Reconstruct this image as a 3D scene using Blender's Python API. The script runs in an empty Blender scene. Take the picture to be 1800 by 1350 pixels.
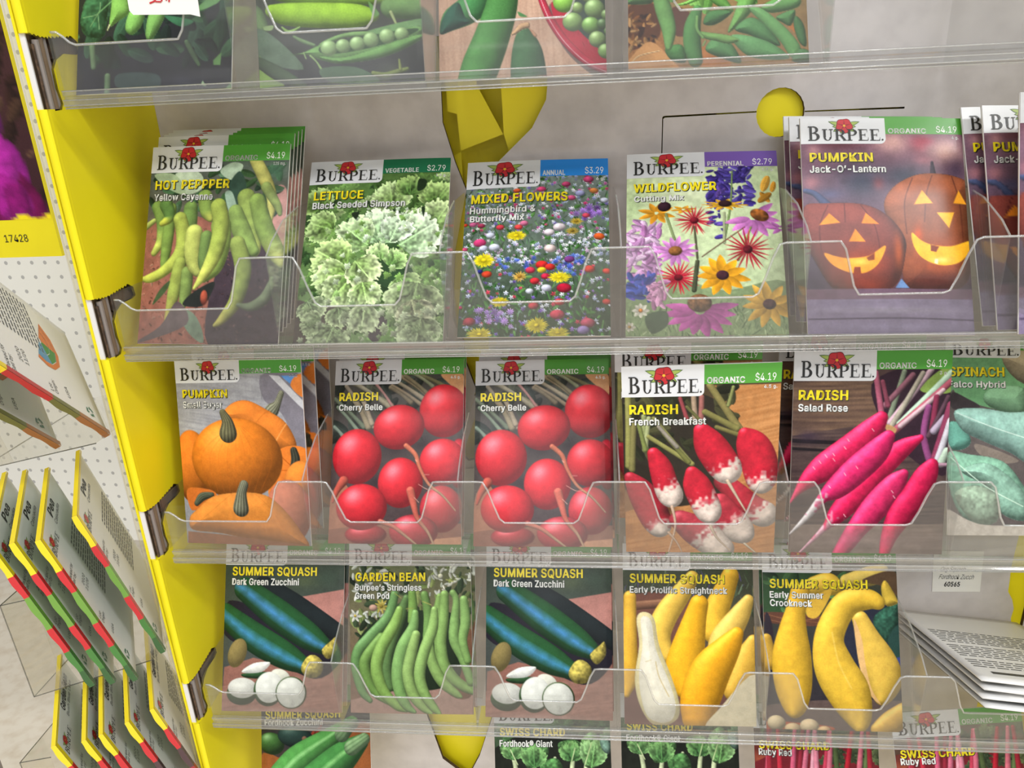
import bpy, math, random
import numpy as np
from mathutils import Vector, Matrix
R = math.radians
# ------------------------------------------------------------------ camera, sky, lamps, exposure
ZF = 1.25                                   # height of the scene's reference level above the shop floor
scene = bpy.context.scene
C = scene.collection
cam = bpy.data.cameras.new('camera')
cam.sensor_fit = 'HORIZONTAL'; cam.sensor_width = 36.0; cam.lens = 36.0 * 1324.913 / 1800; cam.clip_start = 0.01
camo = bpy.data.objects.new('camera', cam); C.objects.link(camo)
camo.matrix_world = Matrix([[0.995531, 0.011775, 0.093699, 0.250649], [0.083313, 0.357665, -0.930126, -0.370706], [-0.044465, 0.933776, 0.355086, 1.335176], [0.0, 0.0, 0.0, 1.0]])
scene.camera = camo
w = bpy.data.worlds.new('shop_air'); scene.world = w; w.use_nodes = True
w.node_tree.nodes['Background'].inputs[0].default_value = (0.97, 0.98, 1.0, 1)
w.node_tree.nodes['Background'].inputs[1].default_value = 0.58
def lamp(name, loc, rot, sx, sy, power, col=(0.97, 0.985, 1.0)):
    l = bpy.data.lights.new(name, 'AREA'); l.shape = 'RECTANGLE'; l.size = sx; l.size_y = sy; l.energy = power; l.color = col
    o = bpy.data.objects.new(name, l); C.objects.link(o); o.location = loc; o.rotation_euler = rot
    return o
for i, (x, y, p) in enumerate([(-0.5, -2.1, 46), (1.2, -1.9, 54), (0.2, -3.4, 70), (-2.2, -3.8, 25), (2.5, -1.5, 105), (0.2, -5.6, 60), (-1.0, 0.5, 14), (1.4, 0.9, 14)]):
    lamp('ceiling_strip_light', (x, y, 3.3), (0, 0, 0), 1.3, 0.3, p * 0.8)
scene.view_settings.view_transform = 'Standard'; scene.view_settings.look = 'None'; scene.view_settings.gamma = 1
scene.view_settings.use_curve_mapping = False
scene.view_settings.exposure = -0.26
scene.cycles.transparent_max_bounces = 28
scene.cycles.max_bounces = 6
scene.cycles.use_adaptive_sampling = True; scene.cycles.adaptive_threshold = 0.02
# ------------------------------------------------------------------ small tools
def lin(c):
    c = np.asarray(c, dtype=float)
    return np.where(c <= 0.04045, c / 12.92, ((c + 0.055) / 1.055) ** 2.4)
def hx(s):
    return np.array([int(s[i:i + 2], 16) for i in (1, 3, 5)]) / 255.0
def mat(name, col, rough=0.6, spec=0.5, noise=None, bump=None):
    m = bpy.data.materials.new(name); m.use_nodes = True; nt = m.node_tree; b = nt.nodes['Principled BSDF']
    c = lin(hx(col)); b.inputs['Base Color'].default_value = (*c, 1); b.inputs['Roughness'].default_value = rough
    b.inputs['Specular IOR Level'].default_value = spec
    if noise or bump:
        tc = nt.nodes.new('ShaderNodeTexCoord'); n = nt.nodes.new('ShaderNodeTexNoise')
        nt.links.new(tc.outputs['Object'], n.inputs['Vector'])
    if noise:
        col2, sc, lo, hi = noise
        n.inputs['Scale'].default_value = sc; n.inputs['Detail'].default_value = 5
        r = nt.nodes.new('ShaderNodeValToRGB'); r.color_ramp.elements[0].position = lo; r.color_ramp.elements[1].position = hi
        r.color_ramp.elements[0].color = (*c, 1); r.color_ramp.elements[1].color = (*lin(hx(col2)), 1)
        nt.links.new(n.outputs['Fac'], r.inputs['Fac']); nt.links.new(r.outputs['Color'], b.inputs['Base Color'])
    if bump:
        n2 = nt.nodes.new('ShaderNodeTexNoise'); n2.inputs['Scale'].default_value = bump[0]; nt.links.new(tc.outputs['Object'], n2.inputs['Vector'])
        bp = nt.nodes.new('ShaderNodeBump'); bp.inputs['Strength'].default_value = bump[1]; bp.inputs['Distance'].default_value = 0.002
        nt.links.new(n2.outputs['Fac'], bp.inputs['Height']); nt.links.new(bp.outputs['Normal'], b.inputs['Normal'])
    return m
def ink_mat():
    m = bpy.data.materials.new('printed_gloss_paper'); m.use_nodes = True; nt = m.node_tree; b = nt.nodes['Principled BSDF']
    a = nt.nodes.new('ShaderNodeAttribute'); a.attribute_name = 'ink'
    tc = nt.nodes.new('ShaderNodeTexCoord'); n = nt.nodes.new('ShaderNodeTexNoise'); n.inputs['Scale'].default_value = 900; n.inputs['Detail'].default_value = 3
    mx = nt.nodes.new('ShaderNodeMix'); mx.data_type = 'RGBA'; mx.blend_type = 'OVERLAY'; mx.inputs[0].default_value = 0.22
    nt.links.new(tc.outputs['Object'], n.inputs['Vector'])
    nt.links.new(a.outputs['Color'], mx.inputs[6]); nt.links.new(n.outputs['Fac'], mx.inputs[7])
    nt.links.new(mx.outputs[2], b.inputs['Base Color'])
    b.inputs['Roughness'].default_value = 0.27; b.inputs['Specular IOR Level'].default_value = 0.2
    return m
def clear(name, tint, gloss, haze, rough=0.06):
    m = bpy.data.materials.new(name); m.use_nodes = True; nt = m.node_tree; nt.nodes.clear()
    o = nt.nodes.new('ShaderNodeOutputMaterial'); t = nt.nodes.new('ShaderNodeBsdfTransparent'); t.inputs[0].default_value = (*tint, 1)
    g = nt.nodes.new('ShaderNodeBsdfGlossy'); g.inputs['Roughness'].default_value = rough; g.inputs['Color'].default_value = (0.95, 0.95, 0.95, 1)
    d = nt.nodes.new('ShaderNodeBsdfDiffuse'); d.inputs['Color'].default_value = (0.8, 0.8, 0.8, 1)
    f0 = nt.nodes.new('ShaderNodeLayerWeight'); f = nt.nodes.new('ShaderNodeMath'); f.operation = 'POWER'; f.inputs[1].default_value = 4.0; nt.links.new(f0.outputs['Facing'], f.inputs[0])
    mu = nt.nodes.new('ShaderNodeMath'); mu.operation = 'MULTIPLY_ADD'; mu.inputs[1].default_value = 0.6; mu.inputs[2].default_value = 0.03 + gloss; mu.use_clamp = True
    nt.links.new(f.outputs[0], mu.inputs[0])
    a = nt.nodes.new('ShaderNodeMixShader'); a.inputs[0].default_value = haze; nt.links.new(t.outputs[0], a.inputs[1]); nt.links.new(d.outputs[0], a.inputs[2])  # white diffuse share paints in the veil of reflected shop light
    b = nt.nodes.new('ShaderNodeMixShader'); nt.links.new(mu.outputs[0], b.inputs[0]); nt.links.new(a.outputs[0], b.inputs[1]); nt.links.new(g.outputs[0], b.inputs[2])
    nt.links.new(b.outputs[0], o.inputs['Surface'])
    return m
INK = ink_mat()
M = dict(paper=mat('white_paper', '#e6e4e0', 0.4), backpaper=mat('back_paper', '#d8d6cf', 0.45), logo=mat('logo_white', '#d8d9dc', 0.35), black=mat('black_ink', '#191918', 0.4),
    yellowink=mat('yellow_ink', '#f7e218', 0.35), white=mat('white_ink', '#f2f2ee', 0.35), shadow=mat('shadow_ink', '#1d241c', 0.4), red=mat('red_ink', '#c01f2a', 0.4), redd=mat('dark_red_ink', '#7d1018', 0.4),
    leaf=mat('leaf_ink', '#9fb356', 0.4), leafd=mat('dark_leaf_ink', '#56743a', 0.4), gold=mat('gold_ink', '#e0b02c', 0.4), green=mat('recycle_green', '#1d6b4a', 0.4), grey=mat('grey_ink', '#4a4a48', 0.5), blue=mat('map_blue', '#5a94b8', 0.5), orange=mat('map_orange', '#d8782c', 0.5), mapgreen=mat('map_green', '#3f8a34', 0.5),
    yel=mat('yellow_board', '#eadb1a', 0.45, 0.3, noise=('#e2d218', 14, 0.35, 0.7)), yeld=mat('yellow_insert_board', '#f0e01a', 0.5), board=mat('white_board', '#cbc5c5', 0.6, 0.4, noise=('#bfb9b9', 60, 0.4, 0.65)),
    kraft=mat('kraft_board', '#7a6650', 0.8), kraftd=mat('dark_kraft_edge', '#3a2a1e', 0.85, noise=('#5a4430', 300, 0.4, 0.6)), grey_board=mat('grey_board', '#8a817c', 0.7), inner=mat('inner_white_board', '#d8d6d8', 0.6),
    plastic=clear('clear_plastic', (0.965, 0.965, 0.96), 0.0, 0.03), lip=clear('clear_lip_plastic', (0.90, 0.90, 0.895), 0.0, 0.02, 0.12), rim=clear('plastic_rim', (0.9, 0.9, 0.88), 0.10, 0.22, 0.15), rail=clear('plastic_rail', (0.86, 0.86, 0.85), 0.08, 0.05, 0.08), edge=clear('plastic_sheet_edge', (0.45, 0.45, 0.42), 0.05, 0.02),  # rim is whitened to paint in the highlights along plastic edges
    sheet=clear('clear_sheet', (0.95, 0.94, 0.91), 0.0, 0.03))
BANDM = {}
def band_mat(c):
    if c not in BANDM: BANDM[c] = mat('band_ink', c, 0.33)
    return BANDM[c]
def link(name, me, parent=None):
    o = bpy.data.objects.new(name, me); C.objects.link(o)
    if parent is not None: o.parent = parent
    return o
def mesh(name, v, f, mats, mi=None, smooth=False):
    me = bpy.data.meshes.new(name); me.from_pydata([tuple(p) for p in v], [], [tuple(p) for p in f])
    for m in (mats if isinstance(mats, (list, tuple)) else [mats]): me.materials.append(m)
    if mi is not None: me.polygons.foreach_set('material_index', mi)
    if smooth: me.polygons.foreach_set('use_smooth', [True] * len(me.polygons))
    me.update(); return me
class MB:
    def __init__(s): s.v = []; s.f = []; s.m = []
    def add(s, v, f, m=0):
        k = len(s.v); s.v += [tuple(p) for p in v]; s.f += [tuple(k + i for i in q) for q in f]; s.m += [m] * len(f)
    def box(s, a, b, m=0):
        (x0, y0, z0), (x1, y1, z1) = a, b
        s.add([(x0, y0, z0), (x1, y0, z0), (x1, y1, z0), (x0, y1, z0), (x0, y0, z1), (x1, y0, z1), (x1, y1, z1), (x0, y1, z1)],
              [(0, 3, 2, 1), (4, 5, 6, 7), (0, 1, 5, 4), (1, 2, 6, 5), (2, 3, 7, 6), (3, 0, 4, 7)], m)
    def prism(s, poly, ax, a, b, m=0, side=None):
        # poly in the two other axes, extruded along axis ax between a and b
        def p3(p, t): return {0: (t, p[0], p[1]), 1: (p[0], t, p[1]), 2: (p[0], p[1], t)}[ax]
        n = len(poly); tr = tess(poly)
        s.add([p3(p, a) for p in poly] + [p3(p, b) for p in poly], [t for t in tr] + [tuple(n + i for i in reversed(t)) for t in tr], m)
        s.add([p3(p, a) for p in poly] + [p3(p, b) for p in poly], [(i, (i + 1) % n, n + (i + 1) % n, n + i) for i in range(n)], m if side is None else side)
    def tube(s, pts, r, n=8, m=0):
        pts = [Vector(p) for p in pts]; rings = []
        for i, p in enumerate(pts):
            t = (pts[min(i + 1, len(pts) - 1)] - pts[max(i - 1, 0)]).normalized()
            a = t.orthogonal().normalized() if i == 0 else (a - t * a.dot(t)).normalized()
            b = t.cross(a); rr = r[i] if isinstance(r, (list, tuple)) else r
            rings.append([p + (a * math.cos(2 * math.pi * j / n) + b * math.sin(2 * math.pi * j / n)) * rr for j in range(n)])
        v = [q for g in rings for q in g]; f = []
        for i in range(len(rings) - 1):
            for j in range(n): f.append((i * n + j, i * n + (j + 1) % n, (i + 1) * n + (j + 1) % n, (i + 1) * n + j))
        f += [tuple(reversed(range(n))), tuple((len(rings) - 1) * n + j for j in range(n))]
        s.add(v, f, m)
    def mesh(s, name, mats, smooth=False): return mesh(name, s.v, s.f, mats, s.m, smooth)
    def build(s, name, mats, parent=None, smooth=False): return link(name, s.mesh(name, mats, smooth), parent)
def tess(poly):
    from mathutils.geometry import tessellate_polygon
    return [tuple(t) for t in tessellate_polygon([[Vector((p[0], p[1], 0)) for p in poly]])]
def tag(o, label=None, cat=None, group=None, kind=None):
    for k, v in (('label', label), ('category', cat), ('group', group), ('kind', kind)):
        if v: o[k] = v
    return o
def empty(name, label, cat, loc=(0, 0, 0), group=None):
    o = bpy.data.objects.new(name, None); C.objects.link(o); o.location = loc; o.empty_display_size = 0.02
    return tag(o, label, cat, group)
def copy_tree(o, parent=None, swap=None):
    c = o.copy(); C.objects.link(c); c.parent = parent
    if swap and c.data in swap: c.data = swap[c.data]
    for ch in [k for k in KIDS.get(o.name, [])]:
        KIDS.setdefault(c.name, []).append(copy_tree(ch, c, swap))
    return c
KIDS = {}
def part(name, me, parent):
    o = link(name, me, parent); KIDS.setdefault(parent.name, []).append(o); return o
# ------------------------------------------------------------------ painter: prints are painted stroke by stroke on a small grid
CW, CH = 192, 264
ASP = 114 / 83
def cat(pts, closed, n=6):
    p = np.asarray(pts, dtype=float); m = len(p); out = []
    rng = range(m if closed else m - 1)
    for i in rng:
        if closed: a, b, c, d = p[(i - 1) % m], p[i], p[(i + 1) % m], p[(i + 2) % m]
        else: a, b, c, d = p[max(i - 1, 0)], p[i], p[i + 1], p[min(i + 2, m - 1)]
        for k in range(n):
            t = k / n
            out.append(0.5 * (2 * b + (c - a) * t + (2 * a - 5 * b + 4 * c - d) * t * t + (3 * b - a - 3 * c + d) * t ** 3))
    if not closed: out.append(p[-1])
    return np.array(out)
class Paint:
    def __init__(s, seed):
        s.im = np.zeros((CH, CW, 3)); s.rng = np.random.default_rng(seed); s.nz = {}
    def noise(s, cell):
        if cell not in s.nz:
            h, w_ = int(CH / cell) + 3, int(CW / cell) + 3; g = s.rng.random((h, w_))
            y = np.arange(CH) / cell; x = np.arange(CW) / cell
            yi = y.astype(int); xi = x.astype(int); fy = (y - yi)[:, None]; fx = (x - xi)[None]
            fy = fy * fy * (3 - 2 * fy); fx = fx * fx * (3 - 2 * fx)
            s.nz[cell] = (g[yi][:, xi] * (1 - fy) * (1 - fx) + g[yi + 1][:, xi] * fy * (1 - fx) + g[yi][:, xi + 1] * (1 - fy) * fx + g[yi + 1][:, xi + 1] * fy * fx) - 0.5
        return s.nz[cell]
    def win(s, x0, x1, y0, y1):
        x0 = max(0, int(x0) - 1); x1 = min(CW, int(x1) + 3); y0 = max(0, int(y0) - 1); y1 = min(CH, int(y1) + 3)
        if x1 <= x0 or y1 <= y0: return None
        Y, X = np.mgrid[y0:y1, x0:x1]; return (slice(y0, y1), slice(x0, x1)), X + 0.5, Y + 0.5
    def put(s, sl, col, a):
        a = np.clip(a, 0, 1)[..., None]; s.im[sl] = s.im[sl] * (1 - a) + np.clip(col, 0, 1) * a
    def shade(s, col, nx, ny, nz, k, sl):
        lx, ly = k.get('lx', -0.35), k.get('ly', -0.6); lz = math.sqrt(max(0.05, 1 - lx * lx - ly * ly))
        l = np.clip(nx * lx + ny * ly + nz * lz, 0, 1)
        c = col * (k.get('am', 0.5) + k.get('df', 0.6) * l)[..., None]
        if k.get('sp'): c = c + (k['sp'] * l ** (k.get('spw', 12) * 1.0))[..., None]
        if k.get('noi'): c = c * (1 + k['noi'] * 2 * (s.noise(3)[sl] + 0.6 * s.noise(7)[sl]))[..., None]
        return c
    def grad(s, c0, c1):
        t = np.linspace(0, 1, CH)[:, None, None]; s.im[:] = hx(c0) * (1 - t) + hx(c1) * t
    def inside(s, q, X, Y):
        m = np.zeros(X.shape, bool); d = np.full(X.shape, 1e9); cx = np.zeros(X.shape); cy = np.zeros(X.shape)
        n = len(q)
        for i in range(n):
            (x0, y0), (x1, y1) = q[i], q[(i + 1) % n]
            if y0 != y1: m ^= ((y0 > Y) != (y1 > Y)) & (X < (x1 - x0) * (Y - y0) / (y1 - y0) + x0)
            dx, dy = x1 - x0, y1 - y0; L2 = dx * dx + dy * dy + 1e-9
            t = np.clip(((X - x0) * dx + (Y - y0) * dy) / L2, 0, 1); px = x0 + t * dx; py = y0 + t * dy
            e = (X - px) ** 2 + (Y - py) ** 2; k = e < d; d[k] = e[k]; cx[k] = px[k]; cy[k] = py[k]
        return m, np.sqrt(d), cx, cy
    def poly(s, pts, c, k, puff=False):
        q = np.array(pts) if k.get('sm', 1) == 0 else cat(pts, True, 5)
        w_ = s.win(q[:, 0].min(), q[:, 0].max(), q[:, 1].min(), q[:, 1].max())
        if w_ is None: return
        sl, X, Y = w_; m, d, cx, cy = s.inside(q, X, Y)
        a = np.where(m, np.clip(d + 0.5, 0, 1), np.clip(0.5 - d, 0, 1))
        col = np.broadcast_to(hx(c), X.shape + (3,)).copy()
        if puff:
            rad = max(2.0, min(d[m].max() if m.any() else 2, k.get('R', 26))); t = np.clip(d / rad, 0, 1)
            ix, iy = (X - cx) / (d + 1e-6), (Y - cy) / (d + 1e-6)
            nz = np.sqrt(np.clip(1 - (1 - t) ** 2, 0, 1)); col = s.shade(col, -ix * (1 - t), -iy * (1 - t), nz, k, sl)
        s.put(sl, col, a * k.get('al', 1))
    def ball(s, x, y, rx, ry, ang, c, k):
        r = max(rx, ry); w_ = s.win(x - r, x + r, y - r, y + r)
        if w_ is None: return
        sl, X, Y = w_; ca, sa = math.cos(R(ang)), math.sin(R(ang))
        u = ((X - x) * ca + (Y - y) * sa) / rx; v = (-(X - x) * sa + (Y - y) * ca) / ry
        q = np.sqrt(u * u + v * v); nz = np.sqrt(np.clip(1 - q * q, 0, 1))
        col = s.shade(np.broadcast_to(hx(c), X.shape + (3,)), u * ca - v * sa, u * sa + v * ca, nz, k, sl)
        s.put(sl, col, np.clip((1 - q) * min(rx, ry) + 0.5, 0, 1) * k.get('al', 1))
    def tube(s, pts, c, k):
        q = cat(pts, False, 10) if len(pts) > 2 else np.array(pts, dtype=float)
        r = q[:, 2].max(); w_ = s.win(q[:, 0].min() - r, q[:, 0].max() + r, q[:, 1].min() - r, q[:, 1].max() + r)
        if w_ is None: return
        sl, X, Y = w_; best = np.full(X.shape, 1e9); nx = np.zeros(X.shape); ny = nx.copy(); T_ = nx.copy(); rr = nx.copy(); sd = nx.copy()
        n = len(q) - 1
        for i in range(n):
            x0, y0, r0 = q[i]; x1, y1, r1 = q[i + 1]; dx, dy = x1 - x0, y1 - y0; L2 = dx * dx + dy * dy + 1e-9
            t = np.clip(((X - x0) * dx + (Y - y0) * dy) / L2, 0, 1); rad = np.maximum(r0 + (r1 - r0) * t, 0.35)
            ex, ey = X - x0 - t * dx, Y - y0 - t * dy; e = np.sqrt(ex * ex + ey * ey) / rad; b = e < best
            best[b] = e[b]; nx[b] = (ex / rad)[b]; ny[b] = (ey / rad)[b]; T_[b] = ((i + t) / n)[b]; rr[b] = rad[b]
            sd[b] = ((ex * dy - ey * dx) / math.sqrt(L2) / rad)[b]
        if r > 5:                                  # smooth the normals where the spine's segments meet
            for _ in range(3):
                for q_ in (nx, ny):
                    e_ = np.pad(q_, 1, mode='edge'); q_[:] = (e_[:-2, 1:-1] + e_[2:, 1:-1] + e_[1:-1, :-2] + e_[1:-1, 2:] + e_[1:-1, 1:-1]) / 5
        col = np.broadcast_to(hx(c), X.shape + (3,)).copy()
        if k.get('c2'):
            cb, cw = k.get('cb', 0.6), k.get('cw', 0.35)
            f = np.clip((T_ - cb + cw / 2 + (0.25 * s.noise(4)[sl] if cw < 0.3 else 0)) / cw, 0, 1)[..., None]; col = col * (1 - f) + hx(k['c2']) * f
        if k.get('hl'):
            f = np.clip(1 - np.abs(sd - k.get('ho', 0)) / k.get('hw', 0.3), 0, 1) ** 0.7; f = (f * np.clip(1 + 0.6 * s.noise(9)[sl], 0, 1))[..., None]; col = col * (1 - f) + hx(k['hl']) * f
        if k.get('st'):
            f = (0.5 + 0.5 * np.cos(sd * math.pi * k.get('sn', 4))) ** 2; col = col * (1 - 0.7 * f[..., None]) + hx(k['st']) * 0.7 * f[..., None]
        col = s.shade(col, nx, ny, np.sqrt(np.clip(1 - nx * nx - ny * ny, 0, 1)) if r > 5 else np.sqrt(np.clip(1 - best * best, 0, 1)), k, sl)
        s.put(sl, col, np.clip((1 - best) * rr + 0.5, 0, 1) * k.get('al', 1))
    def soft(s, x, y, rx, ry, c, al):
        w_ = s.win(x - rx * 2.2, x + rx * 2.2, y - ry * 2.2, y + ry * 2.2)
        if w_ is None: return
        sl, X, Y = w_; s.put(sl, hx(c), al * np.exp(-1.6 * (((X - x) / rx) ** 2 + ((Y - y) / ry) ** 2)))
    def line(s, pts, wd, c, k):
        s.tube([(x, y, wd / 2) for x, y in (cat(pts, False, 4) if len(pts) > 2 else pts)], c, dict(k, am=1.0, df=0.0))
    def wood(s, pts, c0, c1, ang, k):
        q = np.array(pts); w_ = s.win(q[:, 0].min(), q[:, 0].max(), q[:, 1].min(), q[:, 1].max())
        if w_ is None: return
        sl, X, Y = w_; m, d, _, _ = s.inside(q, X, Y); ca, sa = math.cos(R(ang)), math.sin(R(ang))
        a = (X * ca + Y * sa) / 40 + 50; b = (-X * sa + Y * ca) / 2.2 + 200; g = s.rng.random((400, 120))
        ai, bi = a.astype(int), b.astype(int); fa, fb = a - ai, b - bi
        t = (g[bi % 400, ai % 120] * (1 - fa) + g[bi % 400, (ai + 1) % 120] * fa) * (1 - fb) + (g[(bi + 1) % 400, ai % 120] * (1 - fa) + g[(bi + 1) % 400, (ai + 1) % 120] * fa) * fb
        t = t[..., None]; s.put(sl, hx(c0) * (1 - t) + hx(c1) * t, np.where(m, np.clip(d + 0.5, 0, 1), np.clip(0.5 - d, 0, 1)))
    def scatter(s, pts, n, r0, r1, pal, kind, seed):
        g = np.random.default_rng(seed); q = np.array(pts, float); lo, hi = q.min(0), q.max(0); k = 0; cols = [hx(c) for c in pal]
        while k < n:
            x, y = lo + (hi - lo) * g.random(2); ins = False
            for i in range(len(q)):
                (xa, ya), (xb, yb) = q[i], q[(i + 1) % len(q)]
                if (ya > y) != (yb > y) and x < (xb - xa) * (y - ya) / (yb - ya) + xa: ins = not ins
            k += 1
            if not ins: continue
            r = r0 + (r1 - r0) * g.random(); c = cols[g.integers(len(cols))] * (0.85 + 0.3 * g.random()); a = g.random() * 2 * math.pi
            if kind == 'blade': a = math.pi / 2 + g.normal() * 0.45
            w_ = s.win(x - r, x + r, y - r, y + r)
            if w_ is None: continue
            sl, X, Y = w_; dx, dy = X - x, Y - y; ca, sa = math.cos(a), math.sin(a); u = (dx * ca + dy * sa) / r; v = (-dx * sa + dy * ca) / r
            if kind == 'leaf':
                h = 0.42 * np.sqrt(np.clip(1 - u * u, 0, 1)); al = np.clip((h - np.abs(v)) * r + 0.5, 0, 1) * (np.abs(u) < 1)
                sh = 0.8 + 0.35 * np.clip(v / (h + 1e-3) * (1 if sa > 0 else -1), -1, 1) * 0.6 + 0.12 * (np.abs(v) < 0.05)
                s.put(sl, c * sh[..., None], al)
            elif kind == 'blade':
                s.put(sl, c, np.clip((0.07 + 0.05 * (1 - np.abs(u)) - np.abs(v)) * r + 0.5, 0, 1) * (np.abs(u) < 1))
            elif kind == 'frill':
                th = np.arctan2(dy, dx); rho = np.sqrt(dx * dx + dy * dy) / r; p1, p2 = g.random(2) * 6.28; kk = g.integers(3, 6)
                ed = 0.72 + 0.16 * np.sin(kk * th + p1) + 0.10 * np.sin((kk * 2 + 3) * th + p2); t = rho / ed
                sh = 0.72 + 0.34 * np.clip((dx * -0.5 + dy * -0.8) / r, -1, 1) + 0.22 * np.cos(th * 7 + p2 + rho * 5) * rho * 0.8 + 0.22 * np.clip(t * 4 - 3, 0, 1)
                s.put(sl, c * np.clip(sh + 0.08, 0.3, 1.12)[..., None], np.clip((ed - rho) * r + 0.3, 0, 1))
            else:
                th = np.arctan2(dy, dx); rho = np.sqrt(dx * dx + dy * dy) / r; p1 = g.random() * 6.28; nn = 5 if kind == 'dot' else 9
                ed = 0.7 + 0.3 * np.cos(nn * th + p1); s.put(sl, c * (0.75 + 0.35 * rho - 0.3 * dy / r)[..., None], np.clip((ed - rho) * r + 0.4, 0, 1))
    def flower(s, x, y, r0, r1, n, wd, c, cc, cr, k):
        w_ = s.win(x - r1, x + r1, y - r1, y + r1)
        if w_ is None: return
        g = np.random.default_rng(k.get('seed', 1)); sl, X, Y = w_; dx, dy = X - x, (Y - y) / k.get('sq', 1); th = np.arctan2(dy, dx); rho = np.sqrt(dx * dx + dy * dy)
        a0 = R(k.get('a0', 0)); base = hx(c)
        for i in range(n):
            a = a0 + 2 * math.pi * i / n + g.normal() * 0.05
            if k.get('half'): a = a0 + (i / (n - 1) - 0.5) * R(210)
            rl = r1 * (0.86 + 0.16 * g.random()); al = rho * np.cos(th - a); ac = rho * np.sin(th - a); t = np.clip((al - r0 * 0.5) / (rl - r0 * 0.5), 0, 1)
            h = wd / 2 * np.sin(np.pi * t ** 0.75) ** 0.7; b = (0.86 + 0.22 * g.random())
            sh = b * (0.82 + 0.18 * t + 0.16 * ac / (wd / 2 + 0.1)); s.put(sl, base * sh[..., None], np.clip(h - np.abs(ac) + 0.35, 0, 1) * (t > 0) * (t < 1))
        if cr > 0: s.ball(x, y, cr, cr * k.get('sq', 1), 0, cc, dict(am=0.55, df=0.6, noi=0.2))
    def ruffle(s, x, y, r, dr, spread, c, c2, seed):
        # a crinkled leaf: pleats fan out from its foot to a frilled pale margin
        w_ = s.win(x - r * 1.15, x + r * 1.15, y - r * 1.15, y + r * 1.15)
        if w_ is None: return
        g = np.random.default_rng(seed); sl, X, Y = w_; dx, dy = X - x, Y - y; rho = np.sqrt(dx * dx + dy * dy) / r
        th = np.arctan2(dy, dx) - R(dr); th = (th + math.pi) % (2 * math.pi) - math.pi; q = th / R(spread); p = g.random(6) * 6.28
        wob = 2.2 * s.noise(6)[sl] + 1.2 * s.noise(12)[sl]
        ed = np.sqrt(np.clip(1 - q * q * 0.85, 0.02, 1)) * (0.88 + 0.03 * np.sin(th * 7 + p[0]) + 0.035 * np.sin(th * 23 + p[1] + wob * 2) + 0.035 * np.sin(th * 41 + p[2] + wob * 3))
        t = rho / ed
        pl = np.sin(th * 13 + p[3] + wob * 2 + rho * 3) * 0.5 + np.sin(th * 5 + p[4] + wob) * 0.5 + 2.0 * s.noise(3)[sl]
        sh = 0.74 + 0.22 * pl + 0.20 * np.clip(t, 0, 1) + 0.26 * np.clip(t * 5 - 4, 0, 1) - 0.12 * (dy / r)
        sh = np.where(np.abs(th) * rho < 0.02, 1.12, sh); f = np.clip(t * 1.6 - 0.5, 0, 1)[..., None]
        col = (hx(c) * (1 - f) + hx(c2) * f) * np.clip(sh * 0.93, 0.25, 1.12)[..., None]
        s.put(sl, col, np.clip((ed - rho) * r + 0.4, 0, 1) * (np.abs(q) < 1.02))
        a = np.clip(1 - np.abs(rho - ed) * r / 3.0, 0, 1) * (rho > ed) * (np.abs(q) < 1) * 0.45; s.put(sl, np.broadcast_to(hx('#22361c'), X.shape + (3,)), a)
    def run(s, ops):
        sx = CW / 1000; sy = CH / 1000
        P2 = lambda pts: [(p[0] * sx, p[1] * sy) for p in pts]; P3 = lambda pts: [(p[0] * sx, p[1] * sy, max(p[2], 1) * sx) for p in pts]
        for o in ops:
            t = o[0]
            if t == 'G': s.grad(o[1], o[2])
            elif t == 'T': s.tube(P3(o[1]), o[2], o[3])
            elif t == 'B': s.ball(*P2(o[1])[0], max(o[2] * sx, 0.6), max(o[3] * sx, 0.6), o[4], o[5], o[6])
            elif t == 'P': s.poly(P2(o[1]), o[2], o[3])
            elif t == 'F': s.poly(P2(o[1]), o[2], o[3], True)
            elif t == 'S': s.soft(*P2(o[1])[0], o[2] * sx, o[3] * sx, o[4], o[5])
            elif t == 'L': s.line(P2(o[1]), max(o[2] * sx, 0.8), o[3], o[4])
            elif t == 'W': s.wood(P2(o[1]), o[2], o[3], o[4], o[5])
            elif t == 'X': s.scatter(P2(o[1]), o[2], o[3] * sx, o[4] * sx, o[5], o[6], o[7])
            elif t == 'K': s.flower(*P2(o[1])[0], o[2] * sx, o[3] * sx, o[4], o[5] * sx, o[6], o[7], o[8] * sx, o[9])
            elif t == 'R': s.ruffle(*P2(o[1])[0], o[2] * sx, *o[3:])
            elif t == 'N': s.im *= (1 + 2 * o[1] * s.noise(o[2]))[..., None]
        s.im = np.clip(s.im, 0, 1); return s.im
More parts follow.
